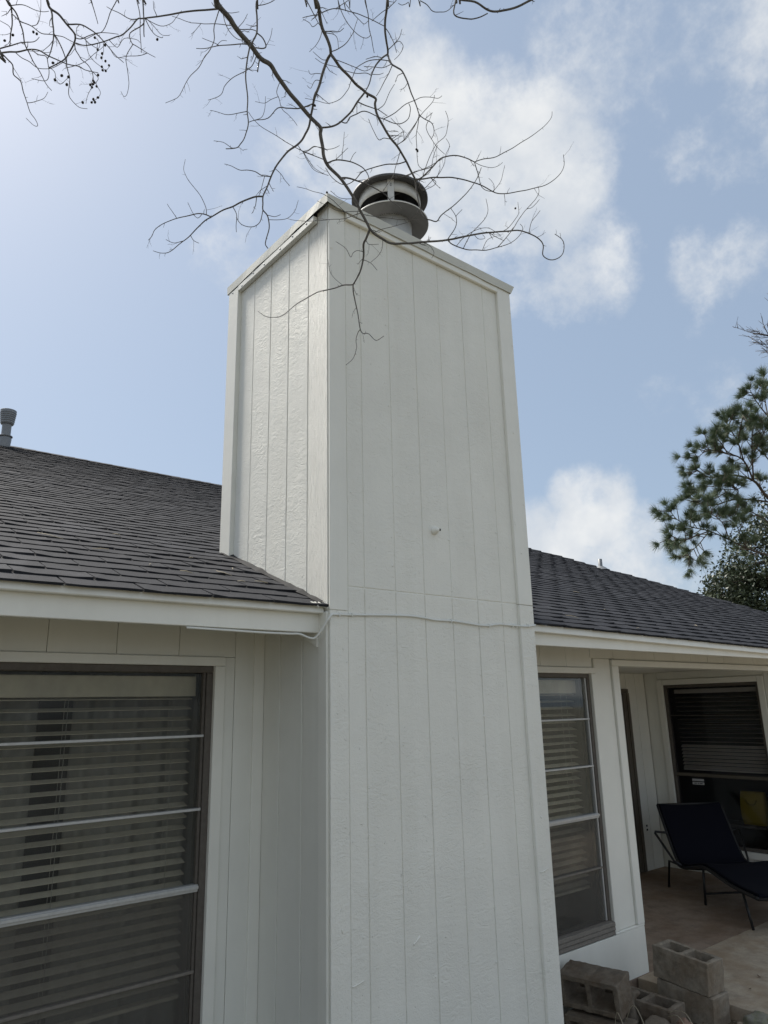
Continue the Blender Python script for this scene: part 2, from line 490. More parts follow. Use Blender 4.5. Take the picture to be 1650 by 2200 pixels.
def slab_edge():
    s = MB(); ys = [-3.2 + .12 * i for i in range(32)]
    ys[-1] = .596
    xs = [3.10 + .03 * noise.noise(Vector((y * 4, 0, 1))) + .012 * noise.noise(Vector((y * 19, 0, 5))) for y in ys]
    k = len(ys); vs = []
    for x, y in zip(xs, ys): vs += [(x, y, 0), (x - .015, y, -.14), (9.5, y, 0), (9.5, y, -.14)]
    fs = []
    for i in range(k - 1):
        a, b = 4 * i, 4 * i + 4
        fs += [(a, a + 2, b + 2, b), (a + 1, a, b, b + 1), (a + 2, a + 3, b + 3, b + 2)]
    fs += [(0, 1, 3, 2), (4 * k - 4, 4 * k - 2, 4 * k - 1, 4 * k - 3)]
    return s.add(vs, fs)
set_props(slab_edge().build('outer_slab', M['slab'], None, .004), kind='structure')
set_props(MB().box(3.0, 6.6, .606, 2.449, -.14, -.004).build('porch_floor', M['porch'], None, .004), kind='structure')

# ------------------------------------------------------------------ house
YW = .62
EY, EZ, SL = .063, 2.403, .4116
ANG = math.atan(SL)
RIDGE_Y = 7.2
def roofz(y): return EZ + SL * (y - EY)
def droop(x, y): return -.0145 * max(0, min(4.5, x - 1.5)) * math.exp(-max(0, y) / 1.2)
def rake_x(y): return 8.62 + (RIDGE_Y - y) * .105
house = thing('house', 'white painted one-storey house with dark shingle roof behind the chimney', 'house', (1.5, YW, 0))

# walls behind the boards (with openings)
WL_X0, WL_X1, WZ0, WZ1 = -2.12, -.2825, .309, 2.132
WR_X0, WR_X1 = 1.60, 2.899
bk = MB()
Y0, Y1 = .6385, .74
bk.box(-7, WL_X0, Y0, Y1, -.1, 2.555).box(WL_X1, WR_X0, Y0, Y1, -.1, 2.555).box(WR_X1, 3.262, Y0, Y1, -.1, 2.555)
bk.box(WL_X0, WL_X1, Y0, Y1, -.1, WZ0).box(WL_X0, WL_X1, Y0, Y1, WZ1, 2.555)
bk.box(WR_X0, WR_X1, Y0, Y1, -.1, WZ0).box(WR_X0, WR_X1, Y0, Y1, WZ1, 2.555)
bk.box(3.262, 6.60, Y0, Y1, 2.2, 2.555).box(6.62, 8.7, Y0, Y1, -.1, 2.555)
bk.build('front_wall', M['wall'], house)
gb = MB()
for x0, x1 in ((-7.0, -6.9), (8.5, 8.6)):
    gb.add([(x0, .745, -.1), (x0, 13.6, -.1), (x0, 13.6, 2.5), (x0, 7.2, 5.2), (x0, .745, 2.55), (x1, .745, -.1), (x1, 13.6, -.1), (x1, 13.6, 2.5), (x1, 7.2, 5.2), (x1, .745, 2.55)],
           [(0, 1, 2, 3, 4), (9, 8, 7, 6, 5), (0, 5, 6, 1), (1, 6, 7, 2), (2, 7, 8, 3), (3, 8, 9, 4), (4, 9, 5, 0)])
gb.box(-6.9, 8.5, 13.5, 13.6, -.1, 2.5)
gb.build('gable_wall', M['wall'], house)

# twelve inch boards above the openings and beside them
gr = [-.167 - .3105 * k for k in range(0, 22)]
def vboard(x0, x1, z0, z1, y0=YW, y1=YW + .018, mat='wall'):
    return board('siding_board', house, mat, x0 + .0010, x1 - .0010, y0 + rnd.uniform(-.001, .0015), y1, z0, z1, .002)
edges = [-.008] + gr
for a, b in zip(edges, edges[1:]):
    if a > -.1:
        vboard(b, a, -.1, 2.555)            # between casing and chimney
    elif b > WL_X0 - .3:
        vboard(b, a, WZ1 + .046, 2.555)
        vboard(b, a, -.1, WZ0 - .002)
    else:
        vboard(b, a, -.1, 2.555)
vboard(-.477, -.167, WZ1 + .046, 2.555) if False else None
board('siding_board', house, 'wall', -.225, -.1685, YW, YW + .018, -.1, WZ1 + .044, .002)
grr = [1.49, 1.69, 2.001, 2.306, 2.611, 2.918, 3.228, 3.535, 3.84, 4.145, 4.449, 4.755, 5.06, 5.367, 5.672, 5.978, 6.283, 6.588]
for a, b in zip(grr, grr[1:]):
    z0 = 2.178 if a < 2.9 else 2.246
    if a == 2.918: z0 = 2.252
    vboard(a, b, z0, 2.555)
for a, b in zip(grr[:4], grr[1:5]):
    pass
x = 6.62
while x < 8.6:
    vboard(x, min(x + .305, 8.6), -.1, 2.555); x += .305
# casings and trim
def trim(x0, x1, z0, z1, y0=YW - .012, y1=YW + .017, name='trim_board', mat='trim'):
    return board(name, house, mat, x0, x1, y0, y1, z0, z1, .003)
trim(WL_X0 - .06, -.226, WZ1, WZ1 + .045)
trim(-.2825, -.226, -.1, WZ1 - .001)
trim(WL_X0 - .06, WL_X0, -.1, WZ1 - .001)
trim(-.061, -.002, -.1, 2.50, YW - .016)
trim(WR_X0, 2.957, 2.13, 2.176)
trim(WR_X1 + .001, 2.957, .322, 2.129)
trim(2.959, 3.176, .322, 2.25, YW + .003, YW + .019, 'trim_board', 'trim')
trim(3.178, 3.267, .322, 2.193, YW - .016, YW + .12)
trim(WR_X0, 3.267, -.032, .304, YW - .010, YW + .03, 'kick_board')
trim(WR_X1 + .003, 3.267, .305, .3205, YW - .013, YW + .03, 'kick_board')
trim(3.178, 6.62, 2.194, 2.244, YW - .018, YW + .12, 'header')
trim(6.60, 6.69, -.1, 2.193, YW - .018, YW + .02)
board('foundation', house, 'block_clean', -6.9, 3.15, YW + .03, YW + .1, -.2, -.033, 0)

# windows
def window(x0, x1, z0, z1, rails, meet, parent, blind_bottom, tag):
    w = MB()
    f = .034
    w.box(x0, x1, .632, .70, z1 - f, z1).box(x0, x1, .632, .70, z0, z0 + f).box(x0, x0 + f, .632, .70, z0 + f, z1 - f).box(x1 - f, x1, .632, .70, z0 + f, z1 - f)
    win = w.build('window', M['bronze'], parent, .003)
    lining = MB()
    lining.box(x0, x1, .70, .80, z1 - .004, z1 + .02).box(x0 - .02, x0, .70, .80, z0, z1).box(x1, x1 + .02, .70, .80, z0, z1).box(x0, x1, .70, .80, z0 - .02, z0)
    lining.build('reveal', M['inwall'], win)
    zs = sorted([z0 + f] + rails + [z1 - f])
    MB().box(x1 - f - .016, x1 - f - .002, .640, .668, z0 + f, z1 - f).build('sash_stile', M['aluminium'] if tag == 'right' else M['bronze'], win, .002)
    MB().box(x0 + f + .002, x0 + f + .016, .640, .668, z0 + f, z1 - f).build('sash_stile', M['bronze'], win, .002)
    for z in rails:
        h = .016 if z == meet else .0065
        r = MB().box(x0 + f, x1 - f - .004, .634 if z != meet else .630, .668, z - h, z + h)
        if z == meet: r.box(x0 + f, x1 - f - .004, .622, .630, z - .004, z + h * .7)
        r.build('window_rail', M['oldwood'] if z < .8 else M['aluminium'], win, .002)
    for a, b in zip(zs, zs[1:]):
        MB().box(x0 + f, x1 - f, .655, .658, a + .004, b - .004).build('pane', M['glass'], win)
    MB().box(x0 + f, x1 - f - .02, .6435, .6445, z0 + f, meet - .018).build('insect_screen', M['screen'], win)
    s = MB()
    for k, (dy, dz) in enumerate(((.0, .0), (-.018, -.028), (-.030, -.058))):
        s.hexa([(x0, .600 + dy * .6 + .012 * k, z0 + dz - .0), (x1, .600 + dy * .6 + .012 * k, z0 + dz), (x1, .64, z0 + dz), (x0, .64, z0 + dz)],
               [(x0, .604 + dy * .6 + .012 * k, z0 + dz + .026), (x1, .604 + dy * .6 + .012 * k, z0 + dz + .026), (x1, .64, z0 + dz + .030), (x0, .64, z0 + dz + .030)])
    s.build('sill', M['oldwood'], win, .003)
    return win
RAILS = [1.792, 1.451, 1.104, .752]
win_l = window(WL_X0, WL_X1, WZ0, WZ1, RAILS, 1.104, house, .6, 'left')
win_r = window(WR_X0, WR_X1, WZ0 + .06, WZ1, RAILS, 1.104, house, .57, 'right')

# rooms behind the windows
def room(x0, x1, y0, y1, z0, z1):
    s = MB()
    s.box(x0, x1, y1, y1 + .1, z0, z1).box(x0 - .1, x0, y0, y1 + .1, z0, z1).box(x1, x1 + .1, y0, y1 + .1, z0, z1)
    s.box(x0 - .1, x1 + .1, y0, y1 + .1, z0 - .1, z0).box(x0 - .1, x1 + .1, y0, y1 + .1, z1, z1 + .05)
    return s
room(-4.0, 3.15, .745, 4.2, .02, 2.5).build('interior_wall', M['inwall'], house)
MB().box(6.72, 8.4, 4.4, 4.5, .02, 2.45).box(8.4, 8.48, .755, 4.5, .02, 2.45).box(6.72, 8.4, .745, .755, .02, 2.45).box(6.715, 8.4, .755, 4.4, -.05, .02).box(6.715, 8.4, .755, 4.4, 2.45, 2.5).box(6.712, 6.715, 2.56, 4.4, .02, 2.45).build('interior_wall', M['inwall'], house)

# blinds and curtains hang inside: things of their own
def blind(x0, x1, ztop, zbot, y, label, pitch_=.0515, tilt=.30, mat='slat'):
    b = thing('venetian_blind', label, 'blind', ((x0 + x1) / 2, y, zbot))
    MB().box(x0, x1, y - .03, y + .03, ztop, ztop + .05).build('headrail', M[mat], b, .002)
    MB().box(x0 - .01, x1 + .01, y - .042, y - .034, ztop - .045, ztop + .055).build('valance', M[mat], b, .002)
    me = MB().box(x0 - (x0 + x1) / 2, x1 - (x0 + x1) / 2, -.024, .024, -.0013, .0013).mesh('slat', M[mat])
    z = ztop - .05
    while z > zbot + .03:
        link('slat', me, b, ((x0 + x1) / 2, y, z), (tilt + rnd.uniform(-.05, .05), rnd.uniform(-.0012, .0012), 0))
        z -= pitch_
    MB().box(x0, x1, y - .024, y + .024, zbot, zbot + .016).build('bottom_rail', M[mat], b, .002)
    n = max(2, int((x1 - x0) / .38))
    for i in range(n):
        xx = x0 + .1 + (x1 - x0 - .2) * i / (n - 1)
        MB().tube([(xx, y - .027, zbot), (xx, y - .027, ztop)], .0012, 5).build('cord', M['cord'], b)
        MB().tube([(xx, y + .027, zbot), (xx, y + .027, ztop)], .0012, 5).build('cord', M['cord'], b)
    return b
blind(WL_X0 + .05, WL_X1 - .055, 2.03, .62, .775, 'beige slatted blind behind the big window left of the chimney')
blind(WR_X0 + .05, WR_X1 - .055, 2.03, .60, .775, 'beige slatted blind behind the narrow window right of the chimney')
def curtain(x0, x1, y, label, z0=.1, z1=2.3, amp=.03, wl=.13):
    s = MB(); n = int((x1 - x0) / .012); vs = []; fs = []
    for i in range(n + 1):
        x = x0 + (x1 - x0) * i / n
        for k, z in enumerate((z0, (z0 + z1) / 2, z1)):
            vs.append((x, y + amp * math.sin(2 * math.pi * x / wl + .4 * math.sin(x * 9)) * (1.0 if k < 2 else .7), z))
    for i in range(n):
        for k in range(2): fs.append((i * 3 + k, i * 3 + 3 + k, i * 3 + 4 + k, i * 3 + 1 + k))
    s.add(vs, fs, True)
    o = s.build('curtain', M['curtain'])
    md = o.modifiers.new('cloth', 'SOLIDIFY'); md.thickness = .003
    return set_props(o, label, 'curtain')
curtain(-2.2, -1.02, .95, 'pale curtain on the left side behind the big window blind')
curtain(-.86, -.20, .95, 'pale curtain on the right side behind the big window blind')
curtain(2.2, 2.555, .95, 'pale curtain behind the narrow window right of the chimney')

# ------------------------------------------------------------------ porch recess
porch_wall = MB().box(3.30, 6.70, 2.47, 2.55, -.1, 2.6).build('porch_back_wall', M['wall'], house)
for a, b in zip([6.185, 6.39], [6.386, 6.598]):
    board('siding_board', porch_wall, 'wall', a, b - .004, 2.45, 2.469, -.02, 2.26, .003)
board('siding_board', porch_wall, 'wall', 4.9, 6.18, 2.45, 2.469, 2.075, 2.26, .003)
for i in range(4):
    board('siding_board', porch_wall, 'wall', 3.32 + .39 * i, 3.70 + .39 * i, 2.45, 2.469, -.02, 2.26, .003)
door = MB().box(5.30, 6.06, 2.432, 2.465, .04, 2.0).build('door', M['bronze'], house, .004)
MB().box(5.38, 5.98, 2.426, 2.431, .16, 1.9).build('pane', M['glass_dark'], door)
for x0, x1 in ((6.062, 6.095), (6.098, 6.128), (6.132, 6.178)):
    MB().box(x0, x1, 2.425 - .012 * (x0 > 6.13), 2.462, -.0, 2.02).build('door_frame', M['brownvinyl'], door, .004)
MB().box(5.28, 6.178, 2.42, 2.462, 2.021, 2.068).build('door_frame', M['brownvinyl'], door, .004)
# side wall of the porch with its window
PX = 6.60
pw = MB()
PWY0, PWY1, PWZ0, PWZ1 = 1.026, 2.197, .285, 2.105
pw.box(PX + .02, PX + .11, .745, PWY0, -.1, 2.6).box(PX + .02, PX + .11, PWY1, 2.55, -.1, 2.6)
pw.box(PX + .02, PX + .11, PWY0, PWY1, -.1, PWZ0).box(PX + .02, PX + .11, PWY0, PWY1, PWZ1, 2.6)
pw = pw.build('porch_side_wall', M['wall'], house)
for y0, y1 in ((2.275, 2.448),):
    board('siding_board', pw, 'wall', PX, PX + .019, y0, y1, -.02, 2.26, .003)
board('siding_board', pw, 'wall', PX, PX + .019, .64, .952, -.02, 2.26, .003)
board('siding_board', pw, 'wall', PX, PX + .019, .955, 2.272, 2.176, 2.26, .003)
y = .955
while y < 2.25:
    board('siding_board', pw, 'wall', PX, PX + .019, y, min(y + .196, 2.272), -.02, .215, .003); y += .2
for yy in (1.2, 1.42, 1.64, 1.86):
    board('batten', pw, 'trim', PX - .016, PX - .001, yy, yy + .03, -.01, .212, .003)
def ptrim(y0, y1, z0, z1, x0=PX - .02, x1=PX + .018):
    board('trim_board', pw, 'trim', x0, x1, y0, y1, z0, z1, .003)
ptrim(.957, 1.025, .285, 2.17); ptrim(2.198, 2.27, .285, 2.17); ptrim(1.026, 2.197, 2.106, 2.17); ptrim(.957, 2.27, .217, .284, PX - .035)
f = .035
pwin = MB().box(PX + .005, PX + .07, PWY0, PWY1, PWZ1 - f, PWZ1).box(PX + .005, PX + .07, PWY0, PWY1, PWZ0, PWZ0 + f)\
    .box(PX + .005, PX + .07, PWY0, PWY0 + f, PWZ0 + f, PWZ1 - f).box(PX + .005, PX + .07, PWY1 - f, PWY1, PWZ0 + f, PWZ1 - f).build('window', M['bronze'], house, .003)
prails = [1.741, 1.06]
for z in prails:
    h = .018 if z < 1.5 else .005
    MB().box(PX + .0, PX + .045, PWY0 + f, PWY1 - f, z - h, z + h).build('window_rail', M['brownvinyl'] if z < 1.5 else M['bronze'], pwin, .002)
for a, b in zip([PWZ0 + f] + prails[::-1], prails[::-1] + [PWZ1 - f]):
    MB().box(PX + .03, PX + .033, PWY0 + f, PWY1 - f, a + .003, b - .003).build('pane', M['glass_dark'], pwin)
def pblind():
    y0, y1 = PWY0 + .06, PWY1 - .06
    b = thing('venetian_blind', 'half-raised dark blind behind the porch window beside the lounge chair', 'blind', (PX + .17, (y0 + y1) / 2, 1.1))
    me = MB().box(-.024, .024, (y0 - y1) / 2, (y1 - y0) / 2, -.0013, .0013).mesh('slat', M['slat'])
    MB().box(PX + .14, PX + .20, y0, y1, 2.0, 2.05).build('headrail', M['slat'], b, .002)
    z = 1.95
    while z > 1.42:
        link('slat', me, b, (PX + .17, (y0 + y1) / 2, z), (0, rnd.uniform(-.05, .05) - .1, 0)); z -= .052
    while z > 1.13:
        link('slat', me, b, (PX + .17, (y0 + y1) / 2, z), (0, -.62 + rnd.uniform(-.06, .06), 0)); z -= .040
    MB().box(PX + .15, PX + .19, y0, y1, 1.10, 1.116).build('bottom_rail', M['slat'], b, .002)
pblind()
lb = thing('window_label', 'small white printed label stuck on the porch window glass', 'label', (PX + .029, 1.9, .95))
for z0, z1 in ((.990, 1.014), (.950, .978)):
    MB().box(PX + .0275, PX + .0285, 1.83, 1.975, z0, z1).build('strip', M['label'], lb)
for i, (a, b) in enumerate(((1.85, 1.885), (1.893, 1.91), (1.92, 1.955))):
    MB().box(PX + .0265, PX + .0272, a, b, .958, .971).build('print', M['labelink'], lb)
bag = thing('tote_bag', 'yellow bag with curved handle standing inside the porch window', 'bag', (PX + .30, 1.40, .30))
bs = MB(); vs = []
for k, (z, w, d) in enumerate(((.53, .12, .06), (.60, .135, .07), (.72, .14, .065), (.84, .135, .045), (.885, .13, .03))):
    vs += [(PX + .3 - d, 1.405 - w, z), (PX + .3 + d, 1.405 - w, z), (PX + .3 + d, 1.405 + w, z), (PX + .3 - d, 1.405 + w, z)]
fs = [(0, 3, 2, 1), (16, 17, 18, 19)] + [(4 * k + j, 4 * k + (j + 1) % 4, 4 * k + 4 + (j + 1) % 4, 4 * k + 4 + j) for k in range(4) for j in range(4)]
bs.add(vs, fs, True); bs.build('bag_body', M['yellow'], bag, .006)
MB().tube([(PX + .225, 1.405 - .06 * math.cos(a), .80 - .055 * math.sin(a)) for a in [math.pi * i / 12 for i in range(13)]], .006, 6).build('handle', M['yellowdark'], bag)
st = thing('window_shelf', 'dark shelf inside the porch window carrying the yellow bag', 'shelf', (PX + .3, 1.5, .02))
MB().box(PX + .15, PX + .5, 1.1, 2.1, .50, .528).build('shelf_top', M['bronze'], st, .003)
for a in (1.13, 2.04):
    for bx in (PX + .17, PX + .45): MB().box(bx, bx + .03, a, a + .03, .02, .4995).build('leg', M['bronze'], st)
MB().box(3.272, 3.30, .745, 2.468, -.1, 2.26).build('porch_left_wall', M['wall'], house)
board('porch_ceiling', house, 'wall', 3.27, 6.61, .741, 2.469, 2.262, 2.28, 0)

# ------------------------------------------------------------------ eaves
board('fascia', house, 'trim', -7, -.004, .076, .10, 2.262, 2.356, .003)
MB().hexa([(-7, .036, 2.353), (-.004, .036, 2.353), (-.004, .0745, 2.353), (-7, .0745, 2.353)], [(-7, .043, 2.395), (-.004, .043, 2.395), (-.004, .0745, 2.394), (-7, .0745, 2.394)]).build('drip_board', M['trim'], house, .004)
MB().hexa([(1.492, .076, 2.262), (8.9, .076, 2.246), (8.9, .10, 2.246), (1.492, .10, 2.262)], [(1.492, .076, 2.345), (8.9, .076, 2.275), (8.9, .10, 2.275), (1.492, .10, 2.345)]).build('fascia', M['trim'], house, .003)
for xa, xb, za, zb in ((1.492, 6.0, 0, -.0655), (6.003, 8.9, -.0655, -.0655)):
    MB().hexa([(xa, .034, 2.340 + za), (xb, .034, 2.340 + zb), (xb, .0745, 2.340 + zb), (xa, .0745, 2.340 + za)], [(xa, .042, 2.388 + za), (xb, .042, 2.388 + zb), (xb, .0745, 2.384 + zb), (xa, .0745, 2.384 + za)]).build('drip_board', M['trim'], house, .004)
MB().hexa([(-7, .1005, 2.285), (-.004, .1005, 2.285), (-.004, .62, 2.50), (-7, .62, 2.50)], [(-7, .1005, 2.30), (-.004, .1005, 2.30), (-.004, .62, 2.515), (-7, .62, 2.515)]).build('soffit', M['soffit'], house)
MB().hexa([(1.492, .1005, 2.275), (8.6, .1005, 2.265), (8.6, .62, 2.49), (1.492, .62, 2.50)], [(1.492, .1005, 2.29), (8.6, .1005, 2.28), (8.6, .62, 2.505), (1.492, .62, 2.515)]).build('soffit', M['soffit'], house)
# triangular return board closing the eave against the chimney
MB().add([(-.016, .085, 2.195), (-.016, .29, 2.283), (-.016, .085, 2.262), (-.005, .085, 2.195), (-.005, .29, 2.283), (-.005, .085, 2.262)],
         [(0, 2, 1), (3, 4, 5), (0, 1, 4, 3), (1, 2, 5, 4), (2, 0, 3, 5)]).build('eave_return', M['trim'], house, .001)

# ------------------------------------------------------------------ roof
TH = .02
def slope_pt(x, y, off=0.0): return (x, y, roofz(y) + off)
e0 = .034
d0 = .052
roof = MB().add([slope_pt(-7.2, d0, -.012), slope_pt(rake_x(d0), d0, -.012 + droop(8, d0)), slope_pt(rake_x(RIDGE_Y), RIDGE_Y, -.012), slope_pt(-7.2, RIDGE_Y, -.012),
                 slope_pt(-7.2, d0, -.004), slope_pt(rake_x(d0), d0, -.004 + droop(8, d0)), slope_pt(rake_x(RIDGE_Y), RIDGE_Y, -.004), slope_pt(-7.2, RIDGE_Y, -.004),
                 (-7.2, 14.4, 2.37), (rake_x(RIDGE_Y), 14.4, 2.37)],
                [(0, 3, 2, 1), (4, 5, 6, 7), (0, 1, 5, 4), (1, 2, 6, 5), (3, 0, 4, 7), (7, 6, 9, 8)]).build('roof', M['deck'], house)
TABW, EXPO, TABL = .3048, .1275, .168
def tab_mesh(seed):
    r = random.Random(seed); s = MB()
    w = TABW - .007; n = 4
    vs = []
    for i in range(n + 1):
        x = w * i / n
        lift = .0085 + .0035 * r.random() + (.004 * r.random() if i in (0, n) else 0)
        cut = r.uniform(-.003, .003)
        vs += [(x, cut, .0005), (x, cut, lift), (x, TABL, .0022), (x, TABL, .0003)]
    fs = [(0, 1, 2, 3), (4 * n + 3, 4 * n + 2, 4 * n + 1, 4 * n)]
    for i in range(n):
        a, b = 4 * i, 4 * i + 4
        fs += [(a, b, b + 1, a + 1), (a + 1, b + 1, b + 2, a + 2), (a + 2, b + 2, b + 3, a + 3)]
    s.add(vs, fs)
    return s
TABS = [tab_mesh(i) for i in range(8)]
tabmesh = [t.mesh('shingle', M['shingle']) for t in TABS]
rows = int((RIDGE_Y - e0) / math.cos(ANG) / EXPO)
tabs = []
for r in range(rows):
    off = (r % 2) * TABW * .5 + rnd.uniform(-.02, .02)
    k0 = int((-4.2 - off) / TABW) - 1
    wob = rnd.uniform(-.003, .003)
    for k in range(k0, 60):
        x = off + k * TABW
        s0 = r * EXPO - .018 + wob + .004 * noise.noise(Vector((x * .7, r * .3, 0)))
        y = e0 + s0 * math.cos(ANG)
        if x + TABW > rake_x(y) + .02: break
        if x < -4.2: continue
        if x > -.29 and x + TABW < 1.78 and y < 1.05:
            if x + TABW * .97 > .01 and x < 1.48 and not (x < -.02 or x + TABW > 1.5): continue
        z = roofz(y) - .003 + droop(x, y)
        tabs.append((x, y, z, r, k))
def inframe(p):
    d = Vector(p) - CAM
    zc_ = d.dot(fwd)
    if zc_ < .2: return None
    u, v = 825 + 1558.4 * d.dot(right) / zc_, 1100 - 1558.4 * d.dot(up) / zc_
    return (u, v, zc_)
def score(t):
    p = inframe((t[0] + .15, t[1] + .05, t[2]))
    if p is None or not (-60 < p[0] < 1700): return 0
    if 490 < p[0] < 1120: return 0
    if -.25 < t[0] < 1.45 and t[1] < 1.1: return 0
    return 1.0 / p[2] ** 2 / (1 + t[1])
tabs.sort(key=lambda t: -score(t))
for x, y, z, r, k in tabs[:300]:
    o = link('shingle', rnd.choice(tabmesh), roof, (x, y, z), (ANG + rnd.uniform(-.006, .010), rnd.uniform(-.004, .004), rnd.uniform(-.006, .006)))
rest = MB(); attr = []
RX = Matrix.Rotation(ANG, 3, 'X')
for x, y, z, r, k in tabs[300:]:
    t = TABS[(r * 7 + k * 3) % 8]
    rz = rnd.uniform(-.002, .003)
    rest.add([Vector((x, y, z + rz)) + RX @ Vector(v) for v in t.v], t.f)
    attr += [((r * 13 % 97) / 97.0, (k * 29 % 101) / 101.0, .3)] * len(t.v)
rme = rest.mesh('shingles', M['shingle'])
at = rme.attributes.new('tab', 'FLOAT_VECTOR', 'POINT')
at.data.foreach_set('vector', [c for a in attr for c in a])
ro = link('shingle_field', rme, roof); ro['kind'] = 'stuff'
# ridge caps
rc = MB().add([(-.14, -.13, -.055), (.16, -.13, -.051), (.16, 0, .008), (-.14, 0, .002), (.16, .13, -.051), (-.14, .13, -.055)], [(0, 1, 2, 3), (3, 2, 4, 5)]).mesh('ridge_cap', M['shingle'])
x = -4.2
while x < rake_x(RIDGE_Y):
    o = link('ridge_cap', rc, roof, (x, RIDGE_Y, roofz(RIDGE_Y) + .012), (rnd.uniform(-.02, .02), rnd.uniform(-.01, .01), 0)); x += .17
# rake edge boards
MB().hexa([slope_pt(rake_x(e0) - .03, e0, -.13 + droop(8, e0)), slope_pt(rake_x(e0), e0, -.13 + droop(8, e0)), slope_pt(rake_x(RIDGE_Y), RIDGE_Y, -.13), slope_pt(rake_x(RIDGE_Y) - .03, RIDGE_Y, -.13)],
          [slope_pt(rake_x(e0) - .03, e0, -.014 + droop(8, e0)), slope_pt(rake_x(e0), e0, -.014 + droop(8, e0)), slope_pt(rake_x(RIDGE_Y), RIDGE_Y, -.014), slope_pt(rake_x(RIDGE_Y) - .03, RIDGE_Y, -.014)]).build('bargeboard', M['trim'], house)
# flashing where chimney meets roof
fl = MB(); ys = [.05 + .06 * i for i in range(19)]
vs = []
for y in ys:
    j = rnd.uniform(0, .012)
    vs += [(-.003, y, roofz(y) + .016 + j), (-.010 - j, y, roofz(y) + .014 + j * .4), (-.022 - j * 2, y, roofz(y) + .008)]
fl.add(vs, [(3 * i + k, 3 * i + 1 + k, 3 * i + 4 + k, 3 * i + 3 + k) for i in range(len(ys) - 1) for k in range(2)])
fl.build('step_flashing', M['deck'], roof)
MB().add([(1.492, .02, 2.388), (1.66, .02, 2.378), (1.70, .10, 2.41), (1.492, .12, 2.43), (1.492, .02, 2.392), (1.66, .02, 2.382), (1.70, .10, 2.414), (1.492, .12, 2.434)],
         [(0, 3, 2, 1), (4, 5, 6, 7), (0, 1, 5, 4), (1, 2, 6, 5), (2, 3, 7, 6), (3, 0, 4, 7)]).build('step_flashing', M['lead'], roof)
fl = MB(); vs = []
for i in range(9):
    x = -.075 + .0098 * i
    vs += [(x, .02 + .004 * math.sin(i * 2.1), 2.390 + .003 * math.sin(i * 1.7)), (x, .055, 2.408 + .003 * math.sin(i * 2.9)), (x, .022 + .004 * math.sin(i * 2.1), 2.380 + .003 * math.sin(i * 1.7))]
fl.add(vs, [(3 * i, 3 * i + 3, 3 * i + 4, 3 * i + 1) for i in range(8)] + [(3 * i, 3 * i + 2, 3 * i + 5, 3 * i + 3) for i in range(8)])
fl.build('caulked_flashing', M['flash'], roof)
# vents
vp = thing('roof_vent_pipe', 'grey metal vent pipe with ribbed cap on the roof ridge far left', 'vent pipe', (-.20, 7.05, roofz(7.05)))
c = (-.20, 7.05, roofz(7.05))
MB().lathe([(.0, .30), (.056, .30), (.056, -.05)][::-1][0:2], c, 24).build('pipe', M['ventgrey'], vp)
MB().lathe([(.060, -.06), (.074, .10), (.068, .13), (.057, .135)], c, 24).build('pipe_boot', M['ventgrey'], vp)
MB().lathe([(.057, .128), (.084, .132), (.084, .142), (.057, .150)], c, 24).build('storm_collar', M['ventgrey'], vp)
pr = [(.056, .30), (.076, .305)]
for i in range(6): pr += [(.076 + .003 * i, .315 + .027 * i), (.084 + .003 * i, .322 + .027 * i), (.084 + .003 * i, .330 + .027 * i), (.077 + .003 * i, .336 + .027 * i)]
pr += [(.098, .487), (.098, .495), (.0, .505)]
MB().lathe(pr, c, 28).build('ribbed_cap', M['ventgrey'], vp)
vp2 = thing('plumbing_vent', 'thin plumbing vent with pale boot near the right roof edge', 'vent pipe', (8.5, 4.2, roofz(4.2)))
c = (8.5, 4.2, roofz(4.2))
MB().lathe([(.035, -.05), (.035, .16), (.028, .162), (.028, .10)], c, 16).build('pipe', M['ventgrey'], vp2)
MB().lathe([(.13, -.03), (.085, .01), (.045, .035), (.036, .04)], c, 16).build('pipe_boot', M['lead'], vp2)

# ------------------------------------------------------------------ chimney
CW, CD, CT = 1.4867, 1.133, 4.66
ch = thing('chimney', 'tall white painted wood-clad chimney with vertical grooved siding', 'chimney', (.74, .57, -.1))
MB().box(.0055, CW - .0055, .0032, CD - .0055, -.1, CT).build('chimney_core', M['siding'], ch)
JZ = 2.489
def cboard(x0, x1, y0, y1, z0, z1, mat='siding', name='siding_board', bev=.0025):
    return board(name, ch, mat, x0, x1, y0, y1, z0, z1, bev)
fg = [.1085] + [.2133 + .2032 * k for k in range(6)] + [1.366]
for a, b in zip(fg, fg[1:]):
    d = rnd.uniform(-.0008, .0008)
    cboard(a + .0019, b - .0019, d, .006, JZ + .0026, CT - .012)
    cboard(a + .0019, b - .0019, d - .0012, .006, -.1, JZ - .0026)
cboard(.0015, .1075, -.0035, .0095, JZ - .12, CT - .012, 'trim', 'corner_board', .002)
cboard(.0015, .1075, -.0035, .0095, -.1, JZ - .123, 'siding', 'corner_board', .002)
cboard(1.3627, CW + .002, -.020, .0095, JZ - .003, CT - .012, 'trim', 'corner_board', .003)
cboard(1.3627, CW + .002, -.020, .0095, -.1, JZ - .0055, 'siding', 'corner_board', .003)
cboard(.1085, 1.3615, -.022, -.0012, 4.588, CT - .004, 'trim', 'frieze_board', .003)
lg = [.0125, .2012, .409, .6168, .8246, 1.006]
for i, (a, b) in enumerate(zip(lg, lg[1:])):
    d = rnd.uniform(-.0008, .0008)
    cboard(-.001 + d, .0065, a + .0026, b - .0026, 2.37 if i == 0 else roofz(a) - .03, CT - .012, 'grain' if i == 0 else 'siding')
for a, b, t in ((.085, .236, 2.365), (.236, .445, 2.42), (.445, .617, 2.50)):
    cboard(-.001, .0095, a + .003, b - .003, -.1, t, 'wall')
